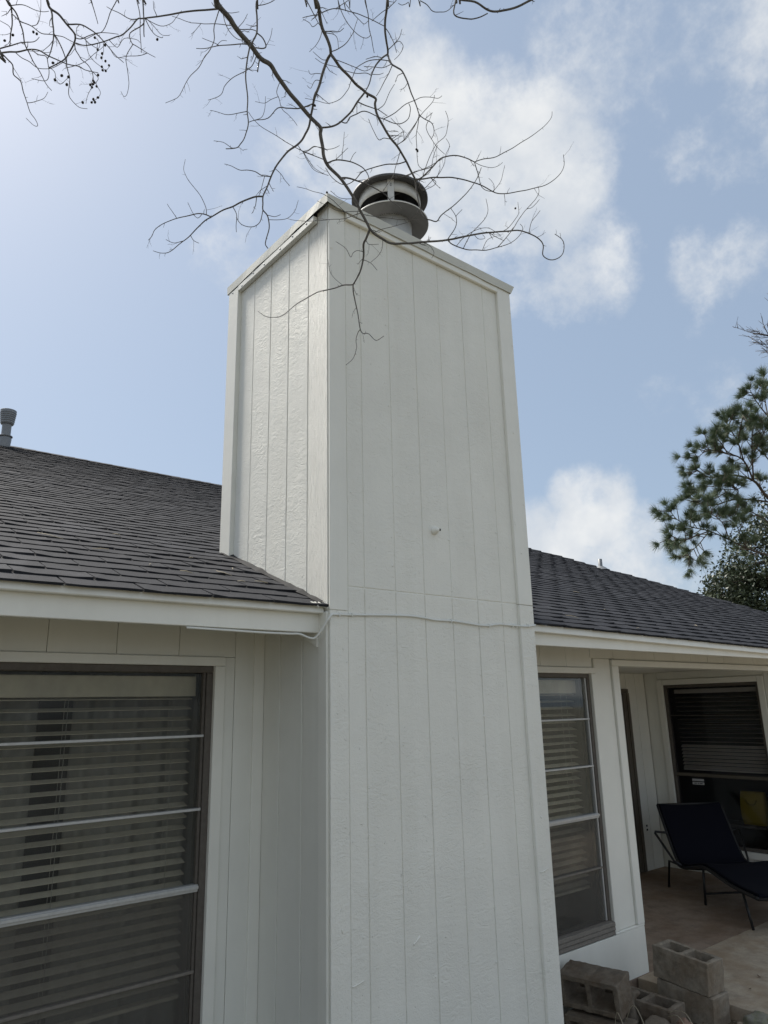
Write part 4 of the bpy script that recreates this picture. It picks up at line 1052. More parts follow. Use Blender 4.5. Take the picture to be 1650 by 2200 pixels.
# ------------------------------------------------------------------ bare tree whose branches hang over the chimney
BRANCHES = [
 ('A',None,[[-1.099,-0.836,4.526,15.0],[-1.082,-0.799,4.552,15.12],[-1.051,-0.776,4.557,15.06],[-1.005,-0.762,4.553,14.86],[-0.967,-0.747,4.539,14.65],[-0.898,-0.733,4.517,14.26],[-0.838,-0.72,4.498,13.92],[-0.796,-0.72,4.497,13.72],[-0.756,-0.708,4.48,13.48],[-0.677,-0.689,4.445,12.98],[-0.61,-0.683,4.413,12.53],[-0.569,-0.683,4.389,12.22],[-0.522,-0.688,4.359,11.84],[-0.515,-0.677,4.338,11.67],[-0.492,-0.663,4.29,11.27],[-0.48,-0.652,4.256,10.99],[-0.46,-0.65,4.227,10.74],[-0.429,-0.656,4.199,10.44],[-0.393,-0.664,4.168,10.1],[-0.333,-0.667,4.112,9.51],[-0.29,-0.66,4.065,9.07],[-0.249,-0.655,4.029,8.69],[-0.224,-0.647,4.003,8.44]]),
 ('B',None,[[-0.72,-0.94,4.704,11.36],[-0.709,-0.929,4.705,11.25],[-0.691,-0.918,4.698,11.02],[-0.66,-0.887,4.695,10.66],[-0.625,-0.857,4.68,10.16],[-0.603,-0.857,4.641,9.63],[-0.585,-0.85,4.614,9.22],[-0.569,-0.833,4.604,8.94]]),
 ('C',None,[[-0.387,-1.008,4.887,8.09],[-0.384,-1.002,4.876,7.98],[-0.353,-0.958,4.884,7.75],[-0.33,-0.918,4.88,7.49],[-0.315,-0.896,4.853,7.16],[-0.295,-0.879,4.833,6.89],[-0.258,-0.846,4.83,6.61],[-0.243,-0.825,4.828,6.47]]),
 ('D',None,[[-1.579,-0.297,4.684,7.44],[-1.57,-0.282,4.681,7.28],[-1.554,-0.267,4.667,6.95],[-1.524,-0.274,4.65,6.53],[-1.491,-0.289,4.613,5.96],[-1.458,-0.292,4.588,5.45],[-1.449,-0.279,4.579,5.25],[-1.448,-0.255,4.575,5.04],[-1.449,-0.212,4.574,4.73],[-1.453,-0.157,4.571,4.31],[-1.475,-0.107,4.569,3.85],[-1.498,-0.076,4.563,3.46]]),
 ('E',None,[[-1.72,-0.332,4.539,5.29],[-1.711,-0.335,4.527,5.08],[-1.695,-0.327,4.519,4.74],[-1.683,-0.29,4.506,4.19],[-1.676,-0.278,4.44,3.29],[-1.669,-0.248,4.417,2.71]]),
 ('F',None,[[-0.059,-1.122,5.017,6.35],[-0.06,-1.135,4.99,6.36],[-0.009,-1.17,4.984,6.53],[0.049,-1.184,4.972,6.74],[0.085,-1.206,4.965,6.86],[0.109,-1.238,4.957,6.95],[0.138,-1.293,4.95,7.07],[0.184,-1.336,4.981,7.27],[0.215,-1.353,5.013,7.4]]),
 ('F2',None,[[-0.097,-1.143,4.975,5.21],[-0.113,-1.153,4.933,5.07],[-0.134,-1.154,4.841,4.62],[-0.108,-1.172,4.818,4.37],[-0.089,-1.206,4.793,4.08],[-0.078,-1.248,4.772,3.78],[-0.058,-1.28,4.78,3.5]]),
 ('G',None,[[-0.94,-0.863,4.618,5.49],[-0.933,-0.846,4.617,5.44],[-0.931,-0.84,4.591,5.33],[-0.925,-0.838,4.534,5.11],[-0.927,-0.839,4.47,4.88],[-0.941,-0.835,4.414,4.67],[-0.951,-0.832,4.383,4.55],[-0.96,-0.828,4.283,4.17],[-0.958,-0.823,4.235,3.98],[-0.943,-0.817,4.169,3.71],[-0.936,-0.808,4.108,3.46],[-0.932,-0.807,4.058,3.27],[-0.937,-0.805,4.015,3.11],[-0.946,-0.806,3.975,2.96],[-0.956,-0.804,3.95,2.87],[-0.97,-0.802,3.926,2.77],[-1.013,-0.797,3.904,2.57]]),
 ('L1',None,[[-1.721,-0.31,4.288,5.2],[-1.707,-0.308,4.302,5.08],[-1.68,-0.316,4.32,4.81],[-1.653,-0.333,4.324,4.52],[-1.624,-0.361,4.328,4.18],[-1.594,-0.387,4.319,3.84],[-1.565,-0.399,4.307,3.52],[-1.533,-0.4,4.311,3.22],[-1.491,-0.391,4.325,2.86],[-1.449,-0.388,4.339,2.5],[-1.424,-0.391,4.334,2.24],[-1.384,-0.416,4.33,1.82]]),
 ('L2',None,[[-1.713,-0.219,4.393,4.49],[-1.7,-0.227,4.398,4.23],[-1.671,-0.228,4.427,3.72],[-1.636,-0.236,4.461,3.05],[-1.599,-0.272,4.46,2.31],[-1.579,-0.277,4.492,1.84]]),
 ('H4',None,[[-1.302,-0.62,4.576,4.49],[-1.3,-0.619,4.561,4.33],[-1.297,-0.634,4.458,3.44],[-1.287,-0.633,4.382,2.65]]),
 ('H5',None,[[-1.308,-0.565,4.624,2.74],[-1.302,-0.554,4.622,2.7],[-1.284,-0.55,4.554,2.41],[-1.267,-0.511,4.516,2.15],[-1.248,-0.483,4.464,1.86]]),
 ('I',None,[[-1.345,-0.435,4.721,2.84],[-1.342,-0.415,4.724,2.79],[-1.348,-0.356,4.704,2.56],[-1.352,-0.293,4.673,2.28],[-1.376,-0.272,4.654,2.12],[-1.4,-0.232,4.649,1.96]]),
 ('J',None,[[-1.421,-0.323,4.771,3.37],[-1.416,-0.318,4.762,3.19],[-1.402,-0.321,4.721,2.69],[-1.38,-0.307,4.676,1.93]]),
 ('W',None,[[-0.513,-1.007,4.794,3.42],[-0.515,-1.012,4.769,3.33],[-0.5,-1.007,4.717,3.0],[-0.48,-0.991,4.669,2.64],[-0.476,-1.001,4.592,2.27],[-0.457,-0.993,4.545,1.94]]),
 ('c3a',None,[[-0.754,-0.913,4.705,3.31],[-0.751,-0.921,4.682,3.16],[-0.724,-0.924,4.641,2.68],[-0.705,-0.939,4.585,2.19],[-0.689,-0.945,4.556,1.88]]),
 ('c3b',None,[[-0.625,-0.966,4.746,2.41],[-0.616,-0.957,4.747,2.39],[-0.593,-0.949,4.713,2.31],[-0.569,-0.95,4.68,2.22],[-0.52,-0.932,4.677,2.14],[-0.477,-0.922,4.684,2.09],[-0.449,-0.928,4.688,2.05],[-0.434,-0.939,4.704,2.01]]),
 ('c3c',None,[[-0.562,-0.966,4.792,2.45],[-0.567,-0.961,4.779,2.36],[-0.583,-0.94,4.765,2.16],[-0.599,-0.92,4.749,1.96]]),
 ('c3d',None,[[-0.606,-0.978,4.738,2.12],[-0.596,-0.976,4.731,2.08],[-0.549,-0.971,4.715,1.97],[-0.515,-0.973,4.697,1.88],[-0.485,-0.966,4.702,1.83],[-0.467,-0.971,4.729,1.78]]),
 ('c5a',None,[[-0.258,-1.063,4.931,3.08],[-0.241,-1.059,4.928,3.0],[-0.212,-1.071,4.913,2.83],[-0.186,-1.078,4.886,2.63],[-0.144,-1.086,4.903,2.48],[-0.101,-1.094,4.944,2.31],[-0.073,-1.112,4.982,2.11]]),
 ('c5b',None,[[-0.283,-1.043,4.932,2.57],[-0.287,-1.031,4.914,2.35],[-0.311,-1.016,4.892,2.05],[-0.324,-1.002,4.905,1.85]]),
 ('A1','A',[[-0.224,-0.647,4.003,8.44],[-0.214,-0.608,3.977,7.78],[-0.205,-0.575,3.969,7.38],[-0.182,-0.544,3.925,6.43],[-0.173,-0.505,3.877,5.43],[-0.161,-0.431,3.854,4.43]]),
 ('A1l','A1',[[-0.161,-0.431,3.854,4.98],[-0.219,-0.437,3.825,4.64],[-0.259,-0.416,3.803,4.31],[-0.311,-0.376,3.788,3.88],[-0.36,-0.347,3.754,3.45],[-0.415,-0.337,3.699,3.0],[-0.48,-0.327,3.628,2.46],[-0.516,-0.309,3.612,2.18],[-0.549,-0.287,3.617,1.92],[-0.576,-0.272,3.64,1.67]]),
 ('A1d','A1',[[-0.161,-0.431,3.854,4.98],[-0.145,-0.414,3.832,4.76],[-0.112,-0.387,3.79,4.34],[-0.084,-0.371,3.728,3.8],[-0.066,-0.364,3.677,3.38]]),
 ('A1d1','A1d',[[-0.066,-0.364,3.677,3.38],[-0.078,-0.357,3.658,3.2],[-0.09,-0.354,3.619,2.92],[-0.107,-0.378,3.55,2.5],[-0.126,-0.377,3.497,2.12],[-0.161,-0.367,3.457,1.74]]),
 ('A1d2','A1d',[[-0.066,-0.364,3.677,3.38],[-0.058,-0.371,3.655,3.17],[-0.039,-0.391,3.65,2.91],[-0.023,-0.426,3.603,2.44],[0.003,-0.459,3.621,2.0]]),
 ('A1e','A1',[[-0.212,-0.603,3.976,2.35],[-0.198,-0.608,3.954,2.08],[-0.166,-0.639,3.95,1.6]]),
 ('A1f','A1',[[-0.181,-0.539,3.919,2.38],[-0.133,-0.537,3.924,2.05],[-0.097,-0.538,3.899,1.65]]),
 ('A1g','A1',[[-0.192,-0.558,3.945,2.16],[-0.225,-0.554,3.943,2.05],[-0.238,-0.537,3.935,1.98],[-0.242,-0.524,3.92,1.92],[-0.27,-0.527,3.945,1.8],[-0.319,-0.511,3.976,1.6]]),
 ('A1h','A1l',[[-0.223,-0.435,3.823,1.75],[-0.26,-0.405,3.871,1.58],[-0.28,-0.405,3.899,1.46],[-0.287,-0.407,3.95,1.32]]),
 ('A2','A',[[-0.224,-0.647,4.003,8.44],[-0.202,-0.651,3.987,8.31],[-0.163,-0.66,3.969,8.09],[-0.121,-0.674,3.958,7.86],[-0.046,-0.714,3.971,7.44],[0.024,-0.76,3.981,7.0],[0.1,-0.816,3.989,6.48],[0.191,-0.889,4.018,5.84],[0.255,-0.93,4.034,5.44],[0.325,-0.967,4.05,5.05],[0.389,-0.995,4.064,4.73],[0.448,-1.014,4.065,4.45],[0.506,-1.026,4.049,4.16],[0.538,-1.025,4.029,3.97],[0.554,-1.005,3.997,3.74],[0.581,-1.01,3.984,3.59],[0.612,-1.023,3.984,3.43],[0.637,-1.038,3.998,3.27],[0.652,-1.05,4.026,3.11],[0.656,-1.058,4.068,2.9],[0.647,-1.054,4.098,2.73],[0.622,-1.036,4.126,2.5]]),
 ('A2a','A2',[[0.1,-0.816,3.989,4.31],[0.11,-0.833,3.96,4.11],[0.157,-0.859,3.948,3.78],[0.192,-0.896,3.933,3.45],[0.211,-0.947,3.912,3.1],[0.227,-1.001,3.901,2.75],[0.253,-1.045,3.908,2.4],[0.284,-1.074,3.934,2.11],[0.297,-1.091,3.959,1.91],[0.295,-1.099,3.977,1.79],[0.281,-1.098,3.988,1.67]]),
 ('A2b','A2a',[[0.227,-1.001,3.901,3.15],[0.266,-1.011,3.95,2.95],[0.322,-1.022,4.028,2.65],[0.362,-1.036,4.099,2.37],[0.379,-1.065,4.135,2.11],[0.398,-1.083,4.142,1.98],[0.431,-1.101,4.188,1.74]]),
 ('A2b1','A2b',[[0.379,-1.065,4.135,2.17],[0.375,-1.117,4.147,1.88],[0.359,-1.157,4.162,1.63],[0.345,-1.164,4.184,1.48]]),
 ('A2c','A2',[[0.316,-0.962,4.048,2.62],[0.348,-0.975,4.074,2.38],[0.367,-1.005,4.114,2.05],[0.383,-1.015,4.153,1.84],[0.391,-1.01,4.215,1.55]]),
 ('A2d','A2a',[[0.157,-0.859,3.948,2.79],[0.151,-0.912,3.987,2.46],[0.165,-0.943,4.01,2.26],[0.161,-0.997,4.024,1.99],[0.152,-1.028,4.049,1.78],[0.137,-1.032,4.095,1.56]]),
 ('A2e','A2',[[0.1,-0.817,3.99,3.45],[0.102,-0.868,4.026,2.8],[0.077,-0.903,4.048,2.34],[0.046,-0.9,4.08,1.9]]),
 ('A2e1','A2e',[[0.074,-0.903,4.051,2.11],[0.073,-0.944,4.066,1.57]]),
 ('A2f','A2a',[[0.129,-0.844,3.955,2.58],[0.154,-0.858,3.995,2.4],[0.187,-0.894,4.031,2.15],[0.239,-0.905,4.066,1.97],[0.288,-0.91,4.082,1.83],[0.331,-0.92,4.071,1.65],[0.351,-0.926,4.06,1.55]]),
 ('A2g','A2',[[0.255,-0.93,4.034,2.38],[0.283,-0.945,4.017,2.06],[0.331,-0.961,4.008,1.63]]),
 ('A2h','A2a',[[0.205,-0.932,3.919,2.13],[0.192,-0.974,3.939,1.77],[0.2,-1.015,3.94,1.46]]),
 ('A2i','A2',[[0.448,-1.014,4.065,2.65],[0.466,-1.026,4.134,2.17],[0.52,-1.037,4.212,1.69]]),
 ('A2j','A2',[[0.2,-0.895,4.02,2.16],[0.215,-0.907,3.994,1.91],[0.236,-0.923,3.994,1.7],[0.218,-0.927,4.007,1.51]]),
 ('A2k','A2',[[-0.159,-0.661,3.968,2.34],[-0.155,-0.648,3.932,2.08],[-0.165,-0.627,3.898,1.79],[-0.181,-0.596,3.873,1.49]]),
 ('A2l','A2',[[-0.207,-0.65,3.991,2.11],[-0.184,-0.718,3.985,1.94],[-0.131,-0.789,3.993,1.69],[-0.12,-0.838,4.001,1.54],[-0.113,-0.855,4.034,1.44]]),
 ('A2m','A2',[[0.006,-0.748,3.978,2.36],[0.034,-0.77,3.952,1.96],[0.046,-0.779,3.921,1.66],[0.039,-0.769,3.895,1.39]]),
 ('A3','A',[[-0.399,-0.662,4.174,6.19],[-0.368,-0.675,4.184,5.81],[-0.345,-0.713,4.158,5.21],[-0.326,-0.748,4.129,4.65],[-0.291,-0.775,4.103,3.97],[-0.249,-0.794,4.08,3.29],[-0.232,-0.811,4.046,2.79],[-0.215,-0.858,3.985,2.01]]),
 ('A4','A',[[-0.464,-0.65,4.233,5.13],[-0.452,-0.703,4.217,4.7],[-0.434,-0.733,4.206,4.31],[-0.398,-0.754,4.198,3.85],[-0.366,-0.777,4.172,3.34],[-0.353,-0.801,4.132,2.92],[-0.353,-0.806,4.099,2.63],[-0.361,-0.796,4.082,2.4]]),
 ('A4a','A4',[[-0.452,-0.703,4.217,2.23],[-0.452,-0.741,4.222,1.91],[-0.451,-0.77,4.224,1.66],[-0.446,-0.784,4.229,1.5]]),
 ('A4b','A4',[[-0.437,-0.728,4.208,2.02],[-0.434,-0.728,4.249,1.88],[-0.43,-0.73,4.286,1.73],[-0.426,-0.735,4.356,1.43]]),
 ('A4c','A4',[[-0.409,-0.747,4.2,2.02],[-0.406,-0.77,4.218,1.68],[-0.401,-0.788,4.225,1.41]]),
 ('A5','A',[[-0.488,-0.659,4.279,2.25],[-0.448,-0.671,4.302,1.91],[-0.415,-0.68,4.331,1.56]]),
 ('A6','A',[[-0.49,-0.661,4.283,2.46],[-0.504,-0.668,4.273,2.35],[-0.534,-0.659,4.275,2.08],[-0.557,-0.648,4.254,1.84],[-0.581,-0.639,4.241,1.61]]),
 ('A7','A',[[-0.471,-0.651,4.242,3.08],[-0.552,-0.674,4.21,2.85],[-0.602,-0.671,4.205,2.7],[-0.569,-0.706,4.176,2.54],[-0.612,-0.685,4.19,2.39],[-0.65,-0.674,4.2,2.26],[-0.701,-0.675,4.206,2.09],[-0.699,-0.678,4.204,2.09],[-0.774,-0.686,4.2,1.85],[-0.816,-0.685,4.205,1.71],[-0.849,-0.678,4.225,1.59],[-0.865,-0.674,4.246,1.51]]),
 ('A7a','A7',[[-0.601,-0.671,4.205,2.18],[-0.564,-0.667,4.165,1.9],[-0.537,-0.671,4.14,1.7],[-0.491,-0.701,4.12,1.4]]),
 ('A7b','A7',[[-0.608,-0.687,4.189,1.97],[-0.599,-0.709,4.135,1.79],[-0.594,-0.744,4.077,1.62],[-0.586,-0.771,4.044,1.5],[-0.563,-0.802,4.016,1.33]]),
 ('A8','A',[[-0.896,-0.732,4.516,3.78],[-0.913,-0.714,4.527,3.59],[-0.952,-0.71,4.505,3.24],[-1.008,-0.686,4.481,2.67],[-1.047,-0.667,4.457,2.26],[-1.099,-0.676,4.413,1.82]]),
 ('A8a','A8',[[-1.008,-0.686,4.481,2.05],[-1.022,-0.684,4.483,1.9],[-1.037,-0.685,4.479,1.77],[-1.077,-0.684,4.473,1.38]]),
 ('A8b','A8',[[-1.018,-0.681,4.475,1.86],[-1.002,-0.692,4.504,1.55],[-0.982,-0.699,4.512,1.31]]),
 ('A9','A',[[-0.871,-0.727,4.508,2.85],[-0.862,-0.725,4.502,2.77],[-0.848,-0.673,4.502,2.65],[-0.851,-0.64,4.505,2.58],[-0.877,-0.588,4.502,2.4],[-0.894,-0.562,4.489,2.28],[-0.903,-0.524,4.472,2.14],[-0.898,-0.483,4.467,2.02],[-0.918,-0.399,4.491,1.83]]),
 ('A10','A',[[-0.843,-0.721,4.5,4.79],[-0.848,-0.721,4.462,4.31],[-0.852,-0.72,4.423,3.8]]),
 ('A11','A',[[-0.975,-0.75,4.542,2.41],[-1.024,-0.755,4.514,2.23],[-1.085,-0.743,4.486,1.98],[-1.16,-0.761,4.421,1.69],[-1.229,-0.748,4.415,1.39]]),
 ('A11a','A11',[[-1.117,-0.751,4.458,1.61],[-1.133,-0.744,4.423,1.41],[-1.15,-0.739,4.396,1.24]]),
 ('A12','A',[[-0.962,-0.746,4.537,2.79],[-0.918,-0.768,4.55,2.52],[-0.891,-0.77,4.557,2.35]]),
 ('A13','A',[[-1.045,-0.774,4.556,2.37],[-1.045,-0.819,4.439,2.16],[-1.028,-0.856,4.358,1.98],[-1.013,-0.91,4.305,1.84],[-0.998,-0.935,4.292,1.77],[-0.989,-0.941,4.273,1.72]]),
 ('A14','A',[[-0.964,-0.747,4.538,2.05],[-0.954,-0.779,4.551,1.72],[-0.952,-0.81,4.567,1.29]]),
 ('A15','A',[[-1.055,-0.779,4.556,3.08],[-1.058,-0.744,4.509,2.91],[-1.062,-0.75,4.428,2.67],[-1.073,-0.76,4.36,2.48],[-1.097,-0.756,4.302,2.29],[-1.111,-0.743,4.255,2.11],[-1.136,-0.713,4.217,1.91],[-1.161,-0.697,4.141,1.63],[-1.185,-0.698,4.1,1.49],[-1.213,-0.701,4.065,1.37]]),
 ('A16','A',[[-1.038,-0.772,4.556,2.01],[-1.022,-0.806,4.525,1.7],[-1.004,-0.841,4.512,1.35]]),
 ('A17','A',[[-0.245,-0.654,4.025,2.52],[-0.287,-0.578,4.093,2.35],[-0.356,-0.515,4.191,2.04],[-0.383,-0.472,4.232,1.92],[-0.404,-0.408,4.276,1.8],[-0.43,-0.354,4.32,1.67]]),
 ('A18','A',[[-0.28,-0.659,4.057,2.51],[-0.305,-0.586,4.062,2.34],[-0.334,-0.493,4.095,2.14],[-0.408,-0.397,4.111,1.79],[-0.443,-0.293,4.169,1.56]]),
 ('A19','A',[[-0.286,-0.659,4.061,2.3],[-0.339,-0.581,4.085,1.96],[-0.372,-0.53,4.125,1.73],[-0.396,-0.478,4.18,1.51]]),
 ('A20','A',[[-0.276,-0.658,4.053,2.51],[-0.214,-0.678,4.054,2.31],[-0.126,-0.731,4.051,1.93],[-0.026,-0.759,4.074,1.61]]),
 ('A21','A',[[-0.327,-0.666,4.106,2.29],[-0.378,-0.627,4.109,1.83],[-0.42,-0.616,4.131,1.45]]),
 ('A22','A',[[-0.734,-0.703,4.471,2.35],[-0.742,-0.688,4.417,2.15],[-0.743,-0.709,4.354,1.97],[-0.733,-0.722,4.304,1.8],[-0.711,-0.739,4.276,1.65],[-0.7,-0.784,4.198,1.42]]),
 ('A22a','A22',[[-0.743,-0.701,4.38,1.85],[-0.761,-0.675,4.376,1.66],[-0.772,-0.638,4.378,1.49],[-0.794,-0.6,4.402,1.28]]),
 ('H','A',[[-1.05,-0.775,4.557,5.45],[-1.095,-0.738,4.552,5.21],[-1.141,-0.695,4.55,4.93],[-1.229,-0.651,4.508,4.39],[-1.295,-0.629,4.464,3.99],[-1.316,-0.621,4.455,3.87],[-1.335,-0.604,4.418,3.67],[-1.354,-0.579,4.389,3.48],[-1.369,-0.563,4.383,3.37],[-1.408,-0.52,4.369,3.11],[-1.455,-0.485,4.355,2.83],[-1.488,-0.473,4.353,2.63]]),
 ('H2','H',[[-1.295,-0.629,4.464,3.55],[-1.292,-0.612,4.451,3.34],[-1.32,-0.559,4.442,2.82],[-1.31,-0.556,4.402,2.44],[-1.295,-0.558,4.397,2.27],[-1.241,-0.546,4.408,1.76],[-1.213,-0.55,4.406,1.47]]),
 ('H3','H',[[-1.316,-0.621,4.455,2.83],[-1.334,-0.591,4.472,2.57],[-1.369,-0.562,4.503,2.1],[-1.4,-0.51,4.556,1.63]]),
 ('H6','H',[[-1.292,-0.63,4.466,2.67],[-1.268,-0.632,4.434,2.26],[-1.247,-0.637,4.412,1.93],[-1.225,-0.639,4.412,1.69],[-1.221,-0.645,4.415,1.61]]),
 ('H7','H',[[-1.29,-0.631,4.468,1.96],[-1.263,-0.665,4.419,1.66],[-1.237,-0.684,4.379,1.39],[-1.224,-0.72,4.353,1.22]]),
 ('H8','H',[[-1.294,-0.63,4.465,2.13],[-1.225,-0.618,4.487,1.84],[-1.188,-0.622,4.522,1.64],[-1.175,-0.642,4.547,1.46],[-1.157,-0.652,4.581,1.29]]),
 ('H9','H2',[[-1.305,-0.557,4.4,2.33],[-1.311,-0.517,4.369,2.1],[-1.298,-0.496,4.33,1.85],[-1.268,-0.441,4.328,1.61],[-1.261,-0.398,4.317,1.42],[-1.268,-0.381,4.315,1.35],[-1.279,-0.368,4.343,1.23]]),
 ('H10','H2',[[-1.244,-0.547,4.407,2.01],[-1.264,-0.525,4.4,1.91],[-1.296,-0.475,4.416,1.75],[-1.332,-0.45,4.413,1.59],[-1.353,-0.443,4.439,1.47]]),
 ('H11','H',[[-1.39,-0.54,4.376,1.94],[-1.352,-0.526,4.378,1.78],[-1.329,-0.524,4.439,1.62],[-1.294,-0.551,4.434,1.45],[-1.276,-0.549,4.432,1.36]]),
 ('G2','G',[[-0.929,-0.838,4.465,3.64],[-0.897,-0.834,4.46,3.67],[-0.878,-0.829,4.441,3.68],[-0.88,-0.809,4.445,3.7],[-0.893,-0.773,4.471,3.73]]),
 ('G3','G2',[[-0.878,-0.829,4.441,1.84],[-0.883,-0.872,4.444,1.53],[-0.891,-0.903,4.455,1.26]]),
 ('G4','G',[[-0.932,-0.841,4.597,2.76],[-0.904,-0.857,4.611,2.36],[-0.88,-0.887,4.618,1.88],[-0.857,-0.898,4.648,1.48]]),
 ('G5','G',[[-0.936,-0.808,4.107,2.3],[-0.964,-0.778,4.108,2.04],[-0.994,-0.736,4.116,1.74],[-1.023,-0.695,4.148,1.45],[-1.035,-0.687,4.15,1.35]]),
 ('G6','G',[[-0.97,-0.802,3.926,1.9],[-0.996,-0.812,3.906,1.76],[-1.014,-0.807,3.914,1.62],[-1.032,-0.801,3.921,1.48],[-1.063,-0.797,3.911,1.27]]),
 ('B1','B',[[-0.569,-0.833,4.604,8.94],[-0.567,-0.805,4.603,8.85],[-0.57,-0.784,4.559,8.55],[-0.574,-0.767,4.517,8.27],[-0.577,-0.748,4.472,7.98],[-0.582,-0.73,4.438,7.74],[-0.578,-0.74,4.468,7.57],[-0.579,-0.72,4.434,7.32],[-0.575,-0.694,4.394,7.03],[-0.569,-0.666,4.352,6.72],[-0.572,-0.643,4.327,6.52],[-0.577,-0.624,4.311,6.37],[-0.591,-0.596,4.294,6.17],[-0.613,-0.557,4.268,5.86],[-0.634,-0.518,4.225,5.49],[-0.65,-0.489,4.177,5.14],[-0.657,-0.469,4.122,4.78],[-0.666,-0.456,4.086,4.55],[-0.665,-0.45,4.055,4.36],[-0.663,-0.445,4.024,4.17],[-0.646,-0.454,3.998,3.98],[-0.637,-0.455,3.973,3.82],[-0.63,-0.449,3.939,3.61],[-0.631,-0.429,3.893,3.31],[-0.629,-0.421,3.875,3.19],[-0.616,-0.423,3.86,3.06]]),
 ('B1a','B1',[[-0.666,-0.456,4.086,6.13],[-0.686,-0.417,4.097,5.88],[-0.72,-0.368,4.088,5.46],[-0.744,-0.319,4.081,5.11],[-0.769,-0.259,4.082,4.74],[-0.789,-0.204,4.074,4.38],[-0.81,-0.162,4.063,4.06],[-0.843,-0.109,4.011,3.45],[-0.868,-0.084,3.976,3.07],[-0.893,-0.057,3.948,2.72],[-0.915,-0.029,3.932,2.43],[-0.938,0.0,3.938,2.18],[-0.96,0.029,3.958,1.92]]),
 ('B1b','B1a',[[-0.789,-0.204,4.074,4.23],[-0.806,-0.175,4.099,4.03],[-0.829,-0.146,4.109,3.81],[-0.858,-0.12,4.099,3.52],[-0.9,-0.081,4.088,3.12],[-0.93,-0.011,4.093,2.72],[-0.948,0.058,4.086,2.36],[-0.953,0.083,4.064,2.13],[-0.962,0.098,4.049,1.97]]),
 ('B1b1','B1b',[[-0.802,-0.181,4.093,2.55],[-0.806,-0.177,4.134,2.42],[-0.824,-0.141,4.215,2.18],[-0.874,-0.108,4.304,1.78],[-0.881,-0.079,4.369,1.61],[-0.875,-0.069,4.434,1.43]]),
 ('B1b2','B1b',[[-0.901,-0.078,4.089,2.13],[-0.917,-0.05,4.142,1.81],[-0.933,-0.039,4.18,1.51]]),
 ('B1b3','B1b',[[-0.817,-0.161,4.104,2.13],[-0.828,-0.139,4.09,1.94],[-0.845,-0.126,4.117,1.74],[-0.868,-0.116,4.169,1.39]]),
 ('B1c','B1a',[[-0.744,-0.319,4.081,2.7],[-0.72,-0.312,4.056,2.37],[-0.702,-0.28,4.024,1.95],[-0.69,-0.263,4.004,1.69]]),
 ('B1d','B1',[[-0.663,-0.445,4.024,3.06],[-0.661,-0.427,3.978,2.78],[-0.681,-0.416,3.95,2.58],[-0.71,-0.407,3.939,2.4],[-0.733,-0.389,3.954,2.22],[-0.752,-0.376,3.984,2.03]]),
 ('B1e','B1',[[-0.65,-0.488,4.176,3.69],[-0.71,-0.516,4.131,3.25],[-0.743,-0.517,4.131,2.91],[-0.773,-0.502,4.134,2.56],[-0.801,-0.496,4.123,2.26],[-0.842,-0.503,4.115,1.88],[-0.872,-0.496,4.114,1.56]]),
 ('B1f','B1e',[[-0.691,-0.507,4.145,2.22],[-0.689,-0.491,4.109,1.91],[-0.694,-0.481,4.079,1.67],[-0.695,-0.465,4.068,1.52]]),
 ('B1g','B1',[[-0.64,-0.507,4.208,2.25],[-0.605,-0.508,4.19,2.02],[-0.587,-0.508,4.173,1.85],[-0.558,-0.5,4.164,1.66]]),
 ('B1h','B1',[[-0.645,-0.454,3.997,2.44],[-0.627,-0.486,3.978,2.02],[-0.613,-0.517,3.976,1.61]]),
 ('B1i','B1',[[-0.638,-0.455,3.975,2.24],[-0.589,-0.47,3.99,2.03],[-0.562,-0.492,3.999,1.87],[-0.537,-0.516,4.039,1.65],[-0.523,-0.512,4.101,1.45]]),
 ('B1j','B1a',[[-0.865,-0.087,3.98,2.55],[-0.904,-0.083,3.955,2.05],[-0.947,-0.09,3.951,1.56]]),
 ('B1k','B1a',[[-0.844,-0.109,4.01,2.34],[-0.823,-0.102,3.997,1.99],[-0.799,-0.112,3.985,1.6]]),
 ('B1l','B1',[[-0.587,-0.603,4.298,2.45],[-0.565,-0.611,4.27,2.24],[-0.544,-0.624,4.273,2.07],[-0.529,-0.654,4.279,1.82],[-0.493,-0.671,4.277,1.53]]),
 ('B1m','B1',[[-0.579,-0.718,4.431,4.52],[-0.611,-0.666,4.426,4.1],[-0.636,-0.605,4.455,3.74],[-0.667,-0.57,4.469,3.41],[-0.698,-0.538,4.424,2.93],[-0.728,-0.491,4.427,2.56],[-0.746,-0.446,4.438,2.28]]),
 ('B1n','B1m',[[-0.736,-0.47,4.432,2.07],[-0.714,-0.506,4.439,1.88],[-0.719,-0.548,4.452,1.66],[-0.729,-0.569,4.493,1.42]]),
 ('B1o','B1',[[-0.571,-0.777,4.543,2.2],[-0.585,-0.748,4.563,1.98],[-0.6,-0.723,4.572,1.71],[-0.606,-0.719,4.592,1.52]]),
 ('B1p','B1',[[-0.574,-0.766,4.516,2.2],[-0.596,-0.755,4.512,2.02],[-0.617,-0.757,4.457,1.68],[-0.637,-0.756,4.461,1.48]]),
 ('B2','B',[[-0.569,-0.833,4.604,8.94],[-0.552,-0.84,4.582,8.81],[-0.517,-0.828,4.575,8.72],[-0.469,-0.818,4.573,8.61],[-0.42,-0.808,4.566,8.48],[-0.381,-0.806,4.56,8.37],[-0.353,-0.806,4.55,8.27],[-0.311,-0.816,4.542,8.11],[-0.306,-0.804,4.524,8.01],[-0.292,-0.795,4.497,7.88],[-0.27,-0.791,4.472,7.73],[-0.232,-0.785,4.438,7.53],[-0.191,-0.777,4.416,7.36],[-0.149,-0.769,4.402,7.22],[-0.093,-0.751,4.384,7.05],[-0.049,-0.734,4.367,6.9],[-0.006,-0.721,4.345,6.73],[0.008,-0.717,4.336,6.67]]),
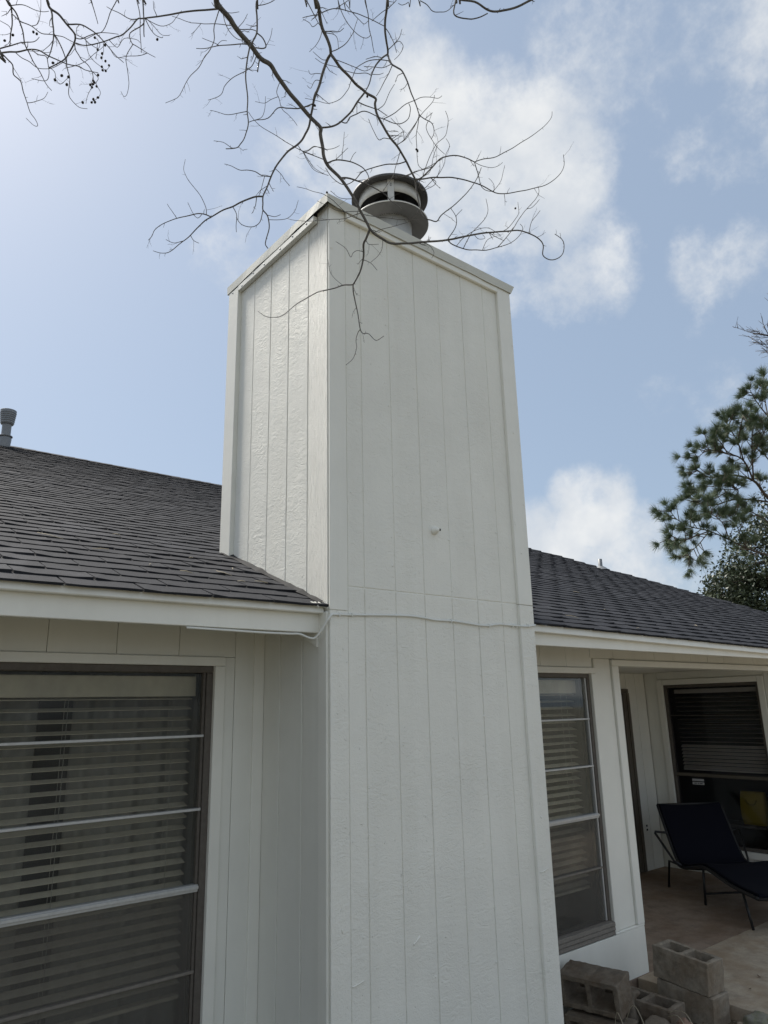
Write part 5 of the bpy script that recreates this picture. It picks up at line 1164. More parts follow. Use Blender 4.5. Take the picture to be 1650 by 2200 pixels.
 ('B2a','B2',[[0.004,-0.718,4.339,5.56],[0.024,-0.701,4.309,5.34],[0.036,-0.697,4.254,5.02],[0.052,-0.715,4.156,4.49],[0.071,-0.74,4.129,4.27],[0.088,-0.76,4.119,4.1],[0.097,-0.783,4.142,3.9],[0.135,-0.823,4.185,3.52],[0.184,-0.868,4.249,3.03],[0.204,-0.911,4.294,2.64],[0.205,-0.942,4.319,2.38],[0.199,-0.964,4.338,2.18]]),
 ('B2r','B2',[[0.004,-0.718,4.339,5.56],[0.035,-0.728,4.355,5.43],[0.066,-0.754,4.405,5.14],[0.108,-0.767,4.464,4.89],[0.141,-0.782,4.494,4.71],[0.168,-0.802,4.504,4.52],[0.197,-0.834,4.494,4.27],[0.227,-0.858,4.48,4.05],[0.262,-0.869,4.471,3.86]]),
 ('B2r1','B2r',[[0.262,-0.869,4.471,3.64],[0.302,-0.892,4.493,3.46],[0.375,-0.918,4.527,3.22],[0.444,-0.936,4.592,2.99],[0.502,-0.965,4.644,2.74],[0.555,-1.026,4.687,2.35],[0.586,-1.062,4.724,2.12],[0.622,-1.083,4.784,1.89],[0.634,-1.085,4.825,1.78]]),
 ('B2r2','B2r',[[0.262,-0.869,4.471,3.41],[0.276,-0.873,4.414,3.09],[0.276,-0.883,4.342,2.74],[0.297,-0.891,4.315,2.54],[0.315,-0.917,4.295,2.33],[0.316,-0.934,4.294,2.23]]),
 ('B2r3','B2r',[[0.262,-0.869,4.471,2.27],[0.29,-0.886,4.451,2.07],[0.314,-0.921,4.429,1.82],[0.342,-0.941,4.441,1.64],[0.351,-0.967,4.451,1.47]]),
 ('B2s','B2',[[0.006,-0.717,4.337,5.56],[0.048,-0.737,4.349,5.39],[0.09,-0.78,4.354,5.11],[0.123,-0.822,4.343,4.85],[0.162,-0.88,4.312,4.5],[0.191,-0.923,4.279,4.22],[0.215,-0.956,4.248,3.99],[0.249,-0.992,4.208,3.7],[0.278,-1.022,4.197,3.51],[0.321,-1.066,4.199,3.22],[0.365,-1.111,4.21,2.92],[0.398,-1.151,4.216,2.68],[0.42,-1.193,4.227,2.43],[0.427,-1.227,4.242,2.23],[0.417,-1.263,4.267,1.99],[0.39,-1.283,4.291,1.78]]),
 ('B2s1','B2s',[[0.242,-0.985,4.216,1.95],[0.241,-1.037,4.237,1.66],[0.227,-1.065,4.259,1.44],[0.222,-1.084,4.284,1.27]]),
 ('B2s2','B2s',[[0.244,-0.987,4.214,1.73],[0.242,-0.994,4.24,1.59],[0.227,-0.996,4.256,1.43],[0.216,-0.989,4.273,1.3]]),
 ('B2t','B2r',[[0.112,-0.769,4.467,3.17],[0.085,-0.734,4.438,2.95],[0.028,-0.689,4.413,2.65],[-0.0,-0.646,4.404,2.44],[-0.041,-0.627,4.39,2.26]]),
 ('B2u','B2',[[-0.079,-0.745,4.378,4.37],[-0.094,-0.708,4.38,4.23],[-0.136,-0.677,4.376,3.97],[-0.167,-0.64,4.376,3.74],[-0.188,-0.595,4.381,3.53],[-0.201,-0.559,4.378,3.36],[-0.212,-0.525,4.356,3.16],[-0.234,-0.5,4.335,2.96],[-0.267,-0.484,4.329,2.77],[-0.309,-0.474,4.35,2.51],[-0.34,-0.461,4.4,2.22]]),
 ('B2v','B2',[[-0.126,-0.761,4.395,2.81],[-0.139,-0.741,4.324,2.44],[-0.163,-0.742,4.251,2.13],[-0.191,-0.707,4.183,1.7]]),
 ('B2w','B2v',[[-0.163,-0.742,4.251,2.77],[-0.126,-0.765,4.264,2.67],[-0.111,-0.778,4.256,2.61],[-0.095,-0.818,4.258,2.49],[-0.064,-0.859,4.27,2.35],[-0.033,-0.878,4.296,2.25],[-0.008,-0.914,4.316,2.12]]),
 ('B2x','B2',[[-0.193,-0.777,4.416,2.77],[-0.227,-0.766,4.413,2.55],[-0.242,-0.748,4.408,2.39],[-0.27,-0.74,4.454,2.03],[-0.297,-0.745,4.491,1.69]]),
 ('B2y','B2',[[-0.157,-0.77,4.405,3.0],[-0.131,-0.797,4.434,2.81],[-0.133,-0.853,4.449,2.53],[-0.13,-0.909,4.483,2.19],[-0.112,-0.943,4.514,1.96],[-0.112,-0.977,4.525,1.78],[-0.126,-1.001,4.529,1.65]]),
 ('B2z','B2y',[[-0.131,-0.797,4.434,2.15],[-0.145,-0.809,4.469,1.96],[-0.174,-0.808,4.486,1.8],[-0.21,-0.8,4.511,1.6]]),
 ('B3','B',[[-0.664,-0.891,4.695,2.91],[-0.676,-0.863,4.71,2.53],[-0.696,-0.81,4.734,1.97]]),
 ('B4','B',[[-0.667,-0.894,4.696,2.9],[-0.649,-0.911,4.708,2.86],[-0.604,-0.927,4.737,2.78],[-0.569,-0.957,4.727,2.68],[-0.529,-0.992,4.701,2.56],[-0.47,-1.002,4.703,2.46],[-0.42,-1.015,4.695,2.37]]),
 ('B5','B',[[-0.625,-0.857,4.68,2.36],[-0.636,-0.849,4.626,2.02],[-0.648,-0.834,4.592,1.74],[-0.674,-0.827,4.551,1.45]]),
 ('B6','B',[[-0.62,-0.857,4.671,2.95],[-0.595,-0.884,4.665,2.51],[-0.572,-0.899,4.663,2.13],[-0.562,-0.922,4.67,1.76]]),
 ('B7','B',[[-0.617,-0.857,4.667,2.36],[-0.592,-0.885,4.65,2.09],[-0.58,-0.898,4.62,1.87],[-0.577,-0.906,4.567,1.55]]),
 ('B8','B',[[-0.575,-0.839,4.608,3.37],[-0.54,-0.854,4.632,3.05],[-0.516,-0.872,4.66,2.69],[-0.505,-0.894,4.69,2.3],[-0.485,-0.898,4.746,1.91],[-0.471,-0.9,4.803,1.52]]),
 ('B9','c3a',[[-0.703,-0.939,4.581,2.26],[-0.721,-0.927,4.558,2.01],[-0.735,-0.922,4.578,1.79],[-0.762,-0.914,4.586,1.5]]),
 ('B10','B2',[[-0.554,-0.839,4.584,2.58],[-0.514,-0.85,4.581,2.41],[-0.469,-0.862,4.582,2.22],[-0.429,-0.887,4.559,1.99],[-0.391,-0.898,4.595,1.82]]),
 ('B11','B1',[[-0.567,-0.806,4.603,2.2],[-0.583,-0.79,4.605,2.02],[-0.616,-0.768,4.642,1.6]]),
 ('C1','C',[[-0.243,-0.825,4.828,6.47],[-0.291,-0.833,4.761,5.76],[-0.311,-0.819,4.721,5.13],[-0.326,-0.812,4.67,4.46],[-0.346,-0.817,4.605,3.79],[-0.362,-0.806,4.558,3.11]]),
 ('C1a','C1',[[-0.362,-0.806,4.558,6.22],[-0.388,-0.782,4.504,6.2],[-0.397,-0.737,4.476,6.24],[-0.426,-0.706,4.432,6.23],[-0.462,-0.686,4.402,6.2],[-0.494,-0.649,4.406,6.21]]),
 ('C1b','C1a',[[-0.388,-0.782,4.504,4.13],[-0.342,-0.785,4.508,3.58],[-0.304,-0.797,4.505,3.02],[-0.288,-0.807,4.502,2.75],[-0.238,-0.807,4.5,2.11]]),
 ('C1c','C1a',[[-0.425,-0.707,4.433,3.74],[-0.414,-0.734,4.413,3.65],[-0.403,-0.745,4.442,3.57],[-0.375,-0.759,4.465,3.49],[-0.343,-0.773,4.487,3.41],[-0.298,-0.795,4.475,3.26],[-0.272,-0.823,4.451,3.14],[-0.244,-0.859,4.417,2.98],[-0.221,-0.883,4.408,2.88],[-0.197,-0.903,4.434,2.78],[-0.187,-0.908,4.483,2.68],[-0.19,-0.902,4.518,2.61]]),
 ('C1d','C1c',[[-0.273,-0.822,4.452,3.12],[-0.238,-0.865,4.476,2.82],[-0.191,-0.889,4.527,2.53],[-0.161,-0.908,4.551,2.35],[-0.142,-0.933,4.559,2.18],[-0.12,-0.965,4.548,1.98],[-0.092,-0.989,4.541,1.78],[-0.075,-1.0,4.557,1.67]]),
 ('C1e','C1b',[[-0.291,-0.805,4.503,2.51],[-0.274,-0.833,4.52,2.27],[-0.267,-0.862,4.563,1.94],[-0.265,-0.866,4.57,1.89],[-0.265,-0.897,4.583,1.66]]),
 ('C1f','C1',[[-0.33,-0.813,4.657,2.52],[-0.35,-0.805,4.664,2.44],[-0.387,-0.785,4.659,2.3],[-0.447,-0.782,4.635,2.12],[-0.501,-0.781,4.624,1.95],[-0.556,-0.756,4.63,1.75],[-0.595,-0.755,4.631,1.61]]),
 ('C1g','C1',[[-0.327,-0.812,4.667,2.31],[-0.306,-0.836,4.664,1.95],[-0.294,-0.857,4.665,1.57]]),
 ('C2','C',[[-0.243,-0.825,4.828,6.47],[-0.267,-0.88,4.718,5.91],[-0.263,-0.915,4.667,5.55],[-0.255,-0.939,4.633,5.26],[-0.245,-0.954,4.576,4.81],[-0.23,-0.957,4.528,4.37],[-0.207,-0.97,4.451,3.69],[-0.205,-0.984,4.394,3.29],[-0.198,-1.009,4.349,2.95],[-0.187,-1.038,4.31,2.6],[-0.185,-1.048,4.258,2.22],[-0.194,-1.038,4.231,1.97]]),
 ('C2a','C2',[[-0.193,-1.022,4.332,2.2],[-0.185,-1.001,4.316,2.09],[-0.152,-0.999,4.277,1.87],[-0.096,-0.982,4.272,1.69],[-0.058,-0.984,4.262,1.54]]),
 ('C2b','C2',[[-0.205,-0.984,4.394,2.63],[-0.19,-0.949,4.339,2.35],[-0.177,-0.928,4.278,2.09],[-0.131,-0.881,4.241,1.81],[-0.102,-0.89,4.22,1.66]]),
 ('C2c','C2',[[-0.198,-1.009,4.349,2.21],[-0.164,-1.022,4.398,1.62]]),
 ('C2d','C2',[[-0.204,-0.986,4.39,2.63],[-0.215,-0.947,4.332,2.21],[-0.24,-0.922,4.283,1.86],[-0.255,-0.886,4.274,1.62]]),
 ('C2e','C2',[[-0.265,-0.89,4.703,3.14],[-0.281,-0.865,4.645,2.77],[-0.287,-0.829,4.609,2.4],[-0.304,-0.812,4.566,2.09]]),
 ('C3','C',[[-0.255,-0.843,4.83,3.21],[-0.236,-0.866,4.856,2.74],[-0.213,-0.877,4.896,2.29],[-0.204,-0.889,4.946,1.73]]),
 ('C4','C',[[-0.32,-0.903,4.862,3.14],[-0.304,-0.923,4.807,2.75],[-0.304,-0.943,4.742,2.39],[-0.299,-0.953,4.691,2.05]]),
 ('C5','C3',[[-0.238,-0.863,4.853,2.36],[-0.214,-0.878,4.875,2.21],[-0.198,-0.89,4.846,2.06],[-0.199,-0.87,4.828,1.93],[-0.213,-0.836,4.809,1.73]]),
 ('C6','C2',[[-0.262,-0.869,4.74,3.17],[-0.266,-0.851,4.754,3.11],[-0.299,-0.818,4.766,2.96],[-0.327,-0.797,4.76,2.84],[-0.353,-0.78,4.741,2.72],[-0.376,-0.765,4.714,2.6],[-0.387,-0.754,4.678,2.48],[-0.395,-0.737,4.64,2.34],[-0.394,-0.723,4.618,2.25],[-0.402,-0.687,4.595,2.1],[-0.418,-0.65,4.59,1.98],[-0.439,-0.619,4.591,1.86],[-0.479,-0.589,4.607,1.69],[-0.528,-0.566,4.611,1.49]]),
 ('C7','C2',[[-0.266,-0.886,4.709,2.52],[-0.298,-0.863,4.687,2.33],[-0.337,-0.844,4.678,2.11],[-0.384,-0.83,4.657,1.86]]),
 ('C8','C1',[[-0.278,-0.83,4.779,2.77],[-0.306,-0.814,4.781,2.41],[-0.341,-0.789,4.765,1.91]]),
 ('C9','C',[[-0.352,-0.957,4.884,3.09],[-0.331,-0.971,4.921,2.62],[-0.309,-0.977,4.956,2.31],[-0.297,-0.981,4.98,2.09]]),
 ('C10','C',[[-0.354,-0.96,4.884,2.47],[-0.384,-0.94,4.85,2.15],[-0.411,-0.924,4.812,1.84]]),
 ('R1','B2r',[[0.039,-0.732,4.362,2.68],[0.043,-0.763,4.432,2.49],[0.036,-0.83,4.471,2.24],[0.05,-0.889,4.494,2.04],[0.05,-0.908,4.557,1.88],[0.025,-0.918,4.595,1.74]]),
 ('R2','B2r',[[0.022,-0.724,4.348,2.45],[0.057,-0.702,4.312,2.34],[0.096,-0.742,4.363,2.19],[0.148,-0.756,4.446,2.06],[0.191,-0.742,4.558,1.94],[0.217,-0.747,4.623,1.85],[0.207,-0.736,4.673,1.76]]),
 ('R3','B2r',[[0.027,-0.725,4.351,2.45],[0.053,-0.765,4.371,2.15],[0.036,-0.811,4.414,1.88],[0.047,-0.833,4.475,1.66]]),
 ('R4','B2s',[[0.065,-0.754,4.351,2.68],[0.103,-0.758,4.35,2.39],[0.103,-0.741,4.335,2.23],[0.073,-0.692,4.32,1.81]]),
 ('D1','D',[[-1.488,-0.29,4.611,4.72],[-1.454,-0.355,4.573,4.17],[-1.429,-0.379,4.55,3.81],[-1.399,-0.386,4.536,3.44],[-1.365,-0.398,4.503,2.94],[-1.344,-0.426,4.454,2.51],[-1.327,-0.449,4.417,2.18],[-1.305,-0.463,4.389,1.84]]),
 ('D2','D',[[-1.552,-0.267,4.666,5.65],[-1.544,-0.276,4.62,5.16],[-1.537,-0.294,4.539,4.36],[-1.54,-0.319,4.448,3.55],[-1.542,-0.311,4.404,2.98],[-1.548,-0.309,4.382,2.73]]),
 ('D3','D2',[[-1.537,-0.298,4.524,3.7],[-1.506,-0.289,4.497,3.4],[-1.477,-0.276,4.454,3.03],[-1.464,-0.284,4.4,2.72],[-1.454,-0.286,4.36,2.49],[-1.446,-0.257,4.321,2.16],[-1.427,-0.239,4.308,1.96],[-1.397,-0.231,4.299,1.74],[-1.369,-0.246,4.3,1.52]]),
 ('D4','D',[[-1.457,-0.29,4.586,2.27],[-1.427,-0.314,4.557,2.05],[-1.409,-0.338,4.521,1.88],[-1.381,-0.352,4.504,1.69],[-1.378,-0.366,4.517,1.58],[-1.401,-0.382,4.521,1.4]]),
 ('D5','D',[[-1.449,-0.279,4.579,3.04],[-1.431,-0.297,4.567,2.86],[-1.406,-0.309,4.591,2.62],[-1.38,-0.321,4.613,2.38],[-1.347,-0.362,4.603,2.03],[-1.312,-0.38,4.599,1.72]]),
 ('D6','D',[[-1.448,-0.255,4.575,3.44],[-1.438,-0.25,4.543,3.18],[-1.422,-0.289,4.479,2.84],[-1.4,-0.337,4.409,2.44],[-1.384,-0.354,4.36,2.12],[-1.39,-0.364,4.292,1.76],[-1.409,-0.388,4.223,1.47],[-1.417,-0.416,4.164,1.25]]),
 ('D7','D5',[[-1.418,-0.303,4.579,2.09],[-1.397,-0.28,4.532,1.86],[-1.363,-0.262,4.524,1.68],[-1.326,-0.24,4.535,1.54],[-1.31,-0.239,4.536,1.47],[-1.299,-0.245,4.56,1.38]]),
 ('D8','D6',[[-1.395,-0.342,4.394,2.05],[-1.365,-0.35,4.369,1.82],[-1.367,-0.333,4.354,1.69],[-1.352,-0.345,4.309,1.47],[-1.357,-0.332,4.288,1.33],[-1.367,-0.308,4.285,1.22]]),
 ('D9','D2',[[-1.539,-0.311,4.478,2.2],[-1.55,-0.314,4.44,1.8],[-1.569,-0.314,4.397,1.27]]),
 ('D10','D3',[[-1.467,-0.282,4.412,2.05],[-1.435,-0.322,4.41,1.86],[-1.41,-0.383,4.413,1.6],[-1.39,-0.427,4.422,1.39],[-1.387,-0.465,4.415,1.27]]),
 ('E1','E',[[-1.694,-0.325,4.518,4.44],[-1.67,-0.307,4.512,4.19],[-1.646,-0.291,4.471,3.78],[-1.627,-0.288,4.415,3.35],[-1.607,-0.279,4.393,3.07],[-1.582,-0.25,4.385,2.79],[-1.549,-0.216,4.385,2.48],[-1.52,-0.195,4.369,2.15],[-1.497,-0.196,4.347,1.88]]),
 ('E2','E',[[-1.687,-0.301,4.51,3.04],[-1.665,-0.374,4.423,2.8],[-1.634,-0.409,4.387,2.61],[-1.603,-0.437,4.354,2.43],[-1.582,-0.471,4.328,2.29],[-1.554,-0.54,4.283,2.07],[-1.537,-0.576,4.245,1.94],[-1.512,-0.607,4.214,1.79],[-1.487,-0.627,4.209,1.66]]),
 ('E3','E',[[-1.695,-0.327,4.519,2.66],[-1.663,-0.366,4.508,2.35],[-1.629,-0.403,4.476,2.0],[-1.603,-0.434,4.453,1.73],[-1.591,-0.468,4.435,1.56]]),
 ('E4','E2',[[-1.634,-0.409,4.387,1.91],[-1.617,-0.431,4.392,1.76],[-1.621,-0.485,4.397,1.48],[-1.629,-0.512,4.419,1.25],[-1.632,-0.528,4.417,1.18]]),
 ('L3','L1',[[-1.704,-0.309,4.304,3.92],[-1.684,-0.319,4.281,3.7],[-1.662,-0.309,4.275,3.5],[-1.651,-0.288,4.254,3.25],[-1.627,-0.297,4.231,2.99],[-1.616,-0.303,4.185,2.69],[-1.6,-0.313,4.138,2.36],[-1.582,-0.309,4.107,2.08],[-1.558,-0.298,4.093,1.82],[-1.547,-0.284,4.083,1.67],[-1.558,-0.266,4.091,1.56],[-1.585,-0.238,4.131,1.26]]),
 ('L3b','L3',[[-1.6,-0.313,4.138,2.1],[-1.575,-0.308,4.159,1.89],[-1.543,-0.318,4.184,1.58],[-1.53,-0.316,4.222,1.35]]),
 ('L4','L1',[[-1.663,-0.327,4.323,2.45],[-1.642,-0.352,4.286,2.3],[-1.615,-0.36,4.278,2.17],[-1.584,-0.365,4.265,2.02],[-1.556,-0.401,4.251,1.85],[-1.536,-0.434,4.247,1.72],[-1.512,-0.453,4.27,1.57]]),
 ('L5','L1',[[-1.617,-0.367,4.326,2.8],[-1.602,-0.444,4.245,2.54],[-1.582,-0.481,4.22,2.34],[-1.573,-0.485,4.193,2.19],[-1.568,-0.49,4.146,1.96],[-1.579,-0.498,4.104,1.79],[-1.622,-0.497,4.085,1.48]]),
 ('L6','L2',[[-1.668,-0.229,4.43,2.36],[-1.674,-0.267,4.446,2.07],[-1.685,-0.268,4.476,1.86],[-1.719,-0.276,4.477,1.56],[-1.734,-0.27,4.489,1.42]]),
 ('L7','L5',[[-1.571,-0.486,4.176,1.86],[-1.554,-0.502,4.15,1.71],[-1.551,-0.52,4.106,1.54],[-1.535,-0.541,4.079,1.36],[-1.528,-0.602,4.059,1.14]]),
]
CAPSULES = [[-1.589,-0.271,4.5],[-1.599,-0.265,4.506],[-1.691,-0.219,4.447],[-1.671,-0.268,4.441],[-1.401,-0.38,4.515],[-1.381,-0.469,4.411],[-1.393,-0.425,4.424],[-1.38,-0.429,4.406],[-1.344,-0.281,4.535],[-1.315,-0.236,4.575],[-1.299,-0.244,4.559],[-1.327,-0.239,4.534],[-1.317,-0.232,4.531],[-1.308,-0.237,4.527],[-1.366,-0.351,4.374],[-1.375,-0.329,4.363],[-1.369,-0.331,4.353],[-1.362,-0.332,4.34],[-1.392,-0.368,4.305],[-1.395,-0.363,4.3],[-1.39,-0.366,4.294],[-1.538,-0.534,4.115],[-1.527,-0.602,4.059],[-1.549,-0.519,4.099],[-1.519,-0.551,4.07],[-1.359,-0.331,4.291],[-1.365,-0.31,4.288],[-1.37,-0.303,4.28],[-1.359,-0.311,4.277],[-1.424,-0.409,4.16],[-1.564,-0.492,4.193],[-1.237,-0.626,4.401],[-0.569,-0.721,4.417],[-0.348,-0.804,4.533],[-0.173,-0.927,4.264],[-0.169,-0.927,4.257],[-0.17,-0.928,4.26],[0.368,-1.007,4.167],[-0.429,-0.605,4.121],[-0.57,-0.72,4.417]]

myrtle = thing('bare_tree', 'leafless crape myrtle whose dark branches hang over the chimney', 'tree', (-3.75, -1.0, -.1))
bt = random.Random(3)
TRUNK = [((-3.75, -1.0, -.12), .075), ((-3.66, -1.03, .6), .062), ((-3.5, -1.08, 1.4), .056), ((-3.3, -1.12, 2.3), .052)]
HUB1 = [((-3.3, -1.12, 2.3), .046), ((-2.85, -1.25, 3.5), .040), ((-2.2, -1.38, 4.6), .032), ((-1.55, -1.32, 5.12), .025), ((-.95, -1.28, 5.38), .020), ((-.35, -1.30, 5.48), .014), ((.25, -1.34, 5.42), .008)]
HUB2 = [((-3.3, -1.12, 2.3), .040), ((-3.05, -.85, 3.3), .034), ((-2.75, -.62, 4.2), .026), ((-2.35, -.50, 4.85), .020), ((-1.95, -.46, 5.08), .015), ((-1.55, -.50, 5.16), .010), ((-1.2, -.58, 5.12), .006)]
def taper(spec, name):
    P = smooth_path([p for p, r in spec], 5); R_ = []
    for i in range(len(spec) - 1):
        for j in range(5): R_.append(spec[i][1] + (spec[i + 1][1] - spec[i][1]) * j / 5)
    R_.append(spec[-1][1])
    P = [p + Vector((noise.noise(p * 3), noise.noise(p * 3 + Vector((9, 0, 0))), .6 * noise.noise(p * 2.3 + Vector((0, 4, 0))))) * .045 for p in P]
    MB().tube(P, R_, 10).build(name, M['bark'], myrtle)
    return P[8:]
taper(TRUNK, 'trunk'); LIMB1 = taper(HUB1, 'limb'); LIMB2 = taper(HUB2, 'limb')
def twiglets(s, P, R_, dens):
    """short side shoots and knobs along a branch"""
    for i in range(1, len(P) - 1):
        d = (P[i + 1] - P[i - 1]); L_ = d.length
        if L_ < 1e-6: continue
        d.normalize()
        if bt.random() < dens * min(1, L_ / .06):
            o = d.orthogonal().normalized(); o.rotate(Matrix.Rotation(bt.uniform(0, 6.28), 3, d))
            dirv = (o * bt.uniform(.6, 1) + d * bt.uniform(.1, .9)).normalized()
            l = bt.choice((.006, .009, .014, .03, .05, .075)) * bt.uniform(.7, 1.2)
            r0 = min(R_[i] * .55, .0020)
            p1 = P[i] + dirv * l * .5; p2 = p1 + (dirv + Vector((bt.uniform(-.5, .5), bt.uniform(-.5, .5), bt.uniform(-.3, .5)))).normalized() * l * .5
            s.tube([P[i], p1, p2], [r0 * (1.7 if l < .012 else 1), r0 * .8, r0 * .45], 4)
            if l > .04:
                for k_ in range(bt.choice((1, 2, 3))):
                    q_ = P[i].lerp(p2, bt.uniform(.4, .95)); v_ = (dirv + Vector((bt.uniform(-1, 1), bt.uniform(-1, 1), bt.uniform(-1, 1)))).normalized()
                    s.tube([q_, q_ + v_ * bt.uniform(.008, .022)], [r0 * .5, r0 * .35], 3)
seen_root = {'A': 1, 'B': 1, 'C': 1, 'F': 1, 'F2': 1, 'G': 1, 'W': 1, 'c3a': 1, 'c3b': 1, 'c3c': 1, 'c3d': 1, 'c5a': 1, 'c5b': 1}
for nm_, par, pts in BRANCHES:
    P = [Vector(p[:3]) for p in pts]; R_ = [max(p[3] / 1000.0 * .69, .0009) for p in pts]
    if par is None:
        hub = HUB1 if nm_ in seen_root else HUB2
        # leave the carrying limb a little behind the point where the branch starts to hang
        cand = LIMB1 if nm_ in seen_root else LIMB2
        goal = P[0] + Vector((-.30, -.12, .35)) if nm_ not in ('L1', 'L2', 'E') else P[0] + Vector((-.35, 0, .2))
        h = min(cand, key=lambda q_: (q_ - goal).length)
        back_ = (P[0] - P[1]).normalized()
        mid = h.lerp(P[0], .5) + back_ * (h - P[0]).length * .22
        P = [h, mid] + P; R_ = [R_[0] * 1.25, R_[0] * 1.1] + R_
    SP = smooth_path(P, 4); SR = []
    for i in range(len(P) - 1):
        for j in range(4): SR.append(R_[i] + (R_[i + 1] - R_[i]) * j / 4)
    SR.append(R_[-1])
    SP = [p + Vector((noise.noise(p * 14), noise.noise(p * 14 + Vector((5, 1, 0))), noise.noise(p * 14 + Vector((0, 7, 3))))) * .0045 for p in SP]
    if par is None: pass
    s = MB().tube(SP, SR, 7 if SR[0] > .005 else 5)
    twiglets(s, SP, SR, .50 if SR[0] < .006 else .48)
    s.build('limb' if SR[0] > .006 else 'branch', M['bark'], myrtle)
for i in range(26):      # upper shoots of the crown, above the view
    LB = LIMB1 if i % 3 else LIMB2
    p0 = LB[bt.randint(2, len(LB) - 2)]
    v_ = Vector((bt.uniform(-.6, .6), bt.uniform(-.9, .25), bt.uniform(.5, 1.1))).normalized(); l = bt.uniform(.5, 1.3)
    P = smooth_path([p0, p0 + v_ * l * .35 + Vector((bt.uniform(-.1, .1), bt.uniform(-.1, .1), 0)), p0 + v_ * l * .7 + Vector((bt.uniform(-.12, .12), bt.uniform(-.12, .12), 0)), p0 + v_ * l], 5)
    R_ = [.007 - .0058 * k_ / (len(P) - 1) for k_ in range(len(P))]
    s = MB().tube(P, R_, 6); twiglets(s, P, R_, .8)
    s.build('branch', M['bark'], myrtle)
cm = MB().lathe([(0, .0), (.0025, .0008), (.0047, .0035), (.0050, .006), (.0042, .009), (.0028, .0108), (.0012, .0085), (0, .008)], (0, 0, 0), 7).mesh('seed_capsule', M['capsule'])
for c_ in CAPSULES:
    link('seed_capsule', cm, myrtle, c_, (bt.uniform(-.8, .8), bt.uniform(-.8, .8), bt.uniform(0, 6)))

# ------------------------------------------------------------------ trees beyond the house
PINE = [
 ('P1',[[19.22,5.27,5.53,0.0321],[18.57,5.64,5.73,0.0285],[18.01,5.95,5.92,0.0249],[17.53,6.16,6.14,0.0214],[17.01,6.42,6.36,0.0179],[16.53,6.68,6.47,0.0144],[16.16,6.83,6.65,0.0109],[15.91,6.86,6.86,0.0075]]),
 ('P1b',[[17.01,6.42,6.36,0.019],[16.5,6.5,6.19,0.0145],[15.95,6.63,6.03,0.0102],[15.41,6.68,6.05,0.006]]),
 ('P1c',[[17.01,6.42,6.36,0.0158],[16.94,6.67,6.08,0.0127],[16.84,6.94,5.84,0.0096],[16.9,7.03,5.74,0.0064]]),
 ('P1d',[[17.53,6.16,6.14,0.019],[16.8,5.94,6.48,0.0124],[15.94,5.9,6.65,0.006]]),
 ('P1e',[[18.01,5.95,5.92,0.0191],[17.73,5.97,6.45,0.0127],[17.54,5.98,6.83,0.0064]]),
 ('P2',[[19.34,5.1,6.91,0.0521],[18.63,5.42,7.33,0.0433],[18.17,5.54,7.78,0.0346],[17.54,5.9,7.93,0.026],[17.07,6.2,7.84,0.0174],[16.66,6.36,8.05,0.0089]]),
 ('P2b',[[18.17,5.54,7.78,0.0258],[17.6,5.48,8.24,0.021],[16.98,5.6,8.35,0.0164],[16.32,5.78,8.35,0.0118],[15.86,5.89,8.08,0.0073]]),
 ('P2c',[[17.6,5.48,8.24,0.0223],[17.38,5.46,8.73,0.0174],[17.11,5.51,9.1,0.0125],[17.0,5.51,9.25,0.0076]]),
 ('P2d',[[17.38,5.46,8.73,0.0191],[16.84,5.04,9.05,0.0124],[16.29,4.74,9.06,0.006]]),
 ('P2e',[[16.98,5.6,8.35,0.0157],[16.66,5.6,8.61,0.0109],[16.42,5.63,8.61,0.0062]]),
 ('P2f',[[18.17,5.54,7.78,0.0258],[17.69,5.27,8.32,0.0195],[17.26,5.01,8.73,0.0133],[16.91,4.74,9.01,0.0074]]),
 ('P2g',[[17.69,5.27,8.32,0.0191],[17.32,4.78,8.67,0.0124],[16.87,4.47,8.71,0.006]]),
 ('P3',[[19.22,5.04,6.96,0.0324],[18.57,5.42,7.2,0.0274],[17.85,5.91,7.28,0.0224],[17.33,6.32,7.12,0.0175],[17.03,6.48,7.15,0.0126],[16.62,6.64,7.45,0.0077]]),
 ('P3b',[[17.03,6.48,7.15,0.016],[17.34,6.58,7.35,0.0114],[17.47,6.77,7.67,0.0066]]),
 ('P3c',[[17.85,5.91,7.28,0.0193],[17.13,5.86,7.35,0.0126],[16.53,5.71,7.41,0.0061]]),
 ('P3d',[[17.85,5.91,7.28,0.0193],[17.46,5.69,7.45,0.0127],[16.92,5.66,7.46,0.0062]]),
 ('P4',[[19.25,4.74,8.88,0.0263],[18.63,5.06,9.66,0.0202],[18.38,5.2,10.09,0.0141],[18.22,5.27,10.47,0.008]]),
 ('P4b',[[18.63,5.06,9.66,0.0198],[18.94,5.18,10.32,0.0135],[19.35,5.24,10.86,0.0069]]),
 ('P4c',[[18.63,5.06,9.66,0.0198],[18.56,5.21,9.52,0.0132],[18.35,5.44,9.5,0.0066]]),
 ('P5',[[19.29,4.92,7.91,0.0262],[18.65,5.17,8.28,0.02],[18.27,5.22,8.6,0.0138],[18.02,5.19,8.87,0.0077]]),
 ('P6',[[19.22,5.15,6.28,0.0258],[18.96,5.63,6.72,0.0201],[18.93,5.96,7.04,0.0142],[19.04,6.24,7.2,0.0081]]),
]

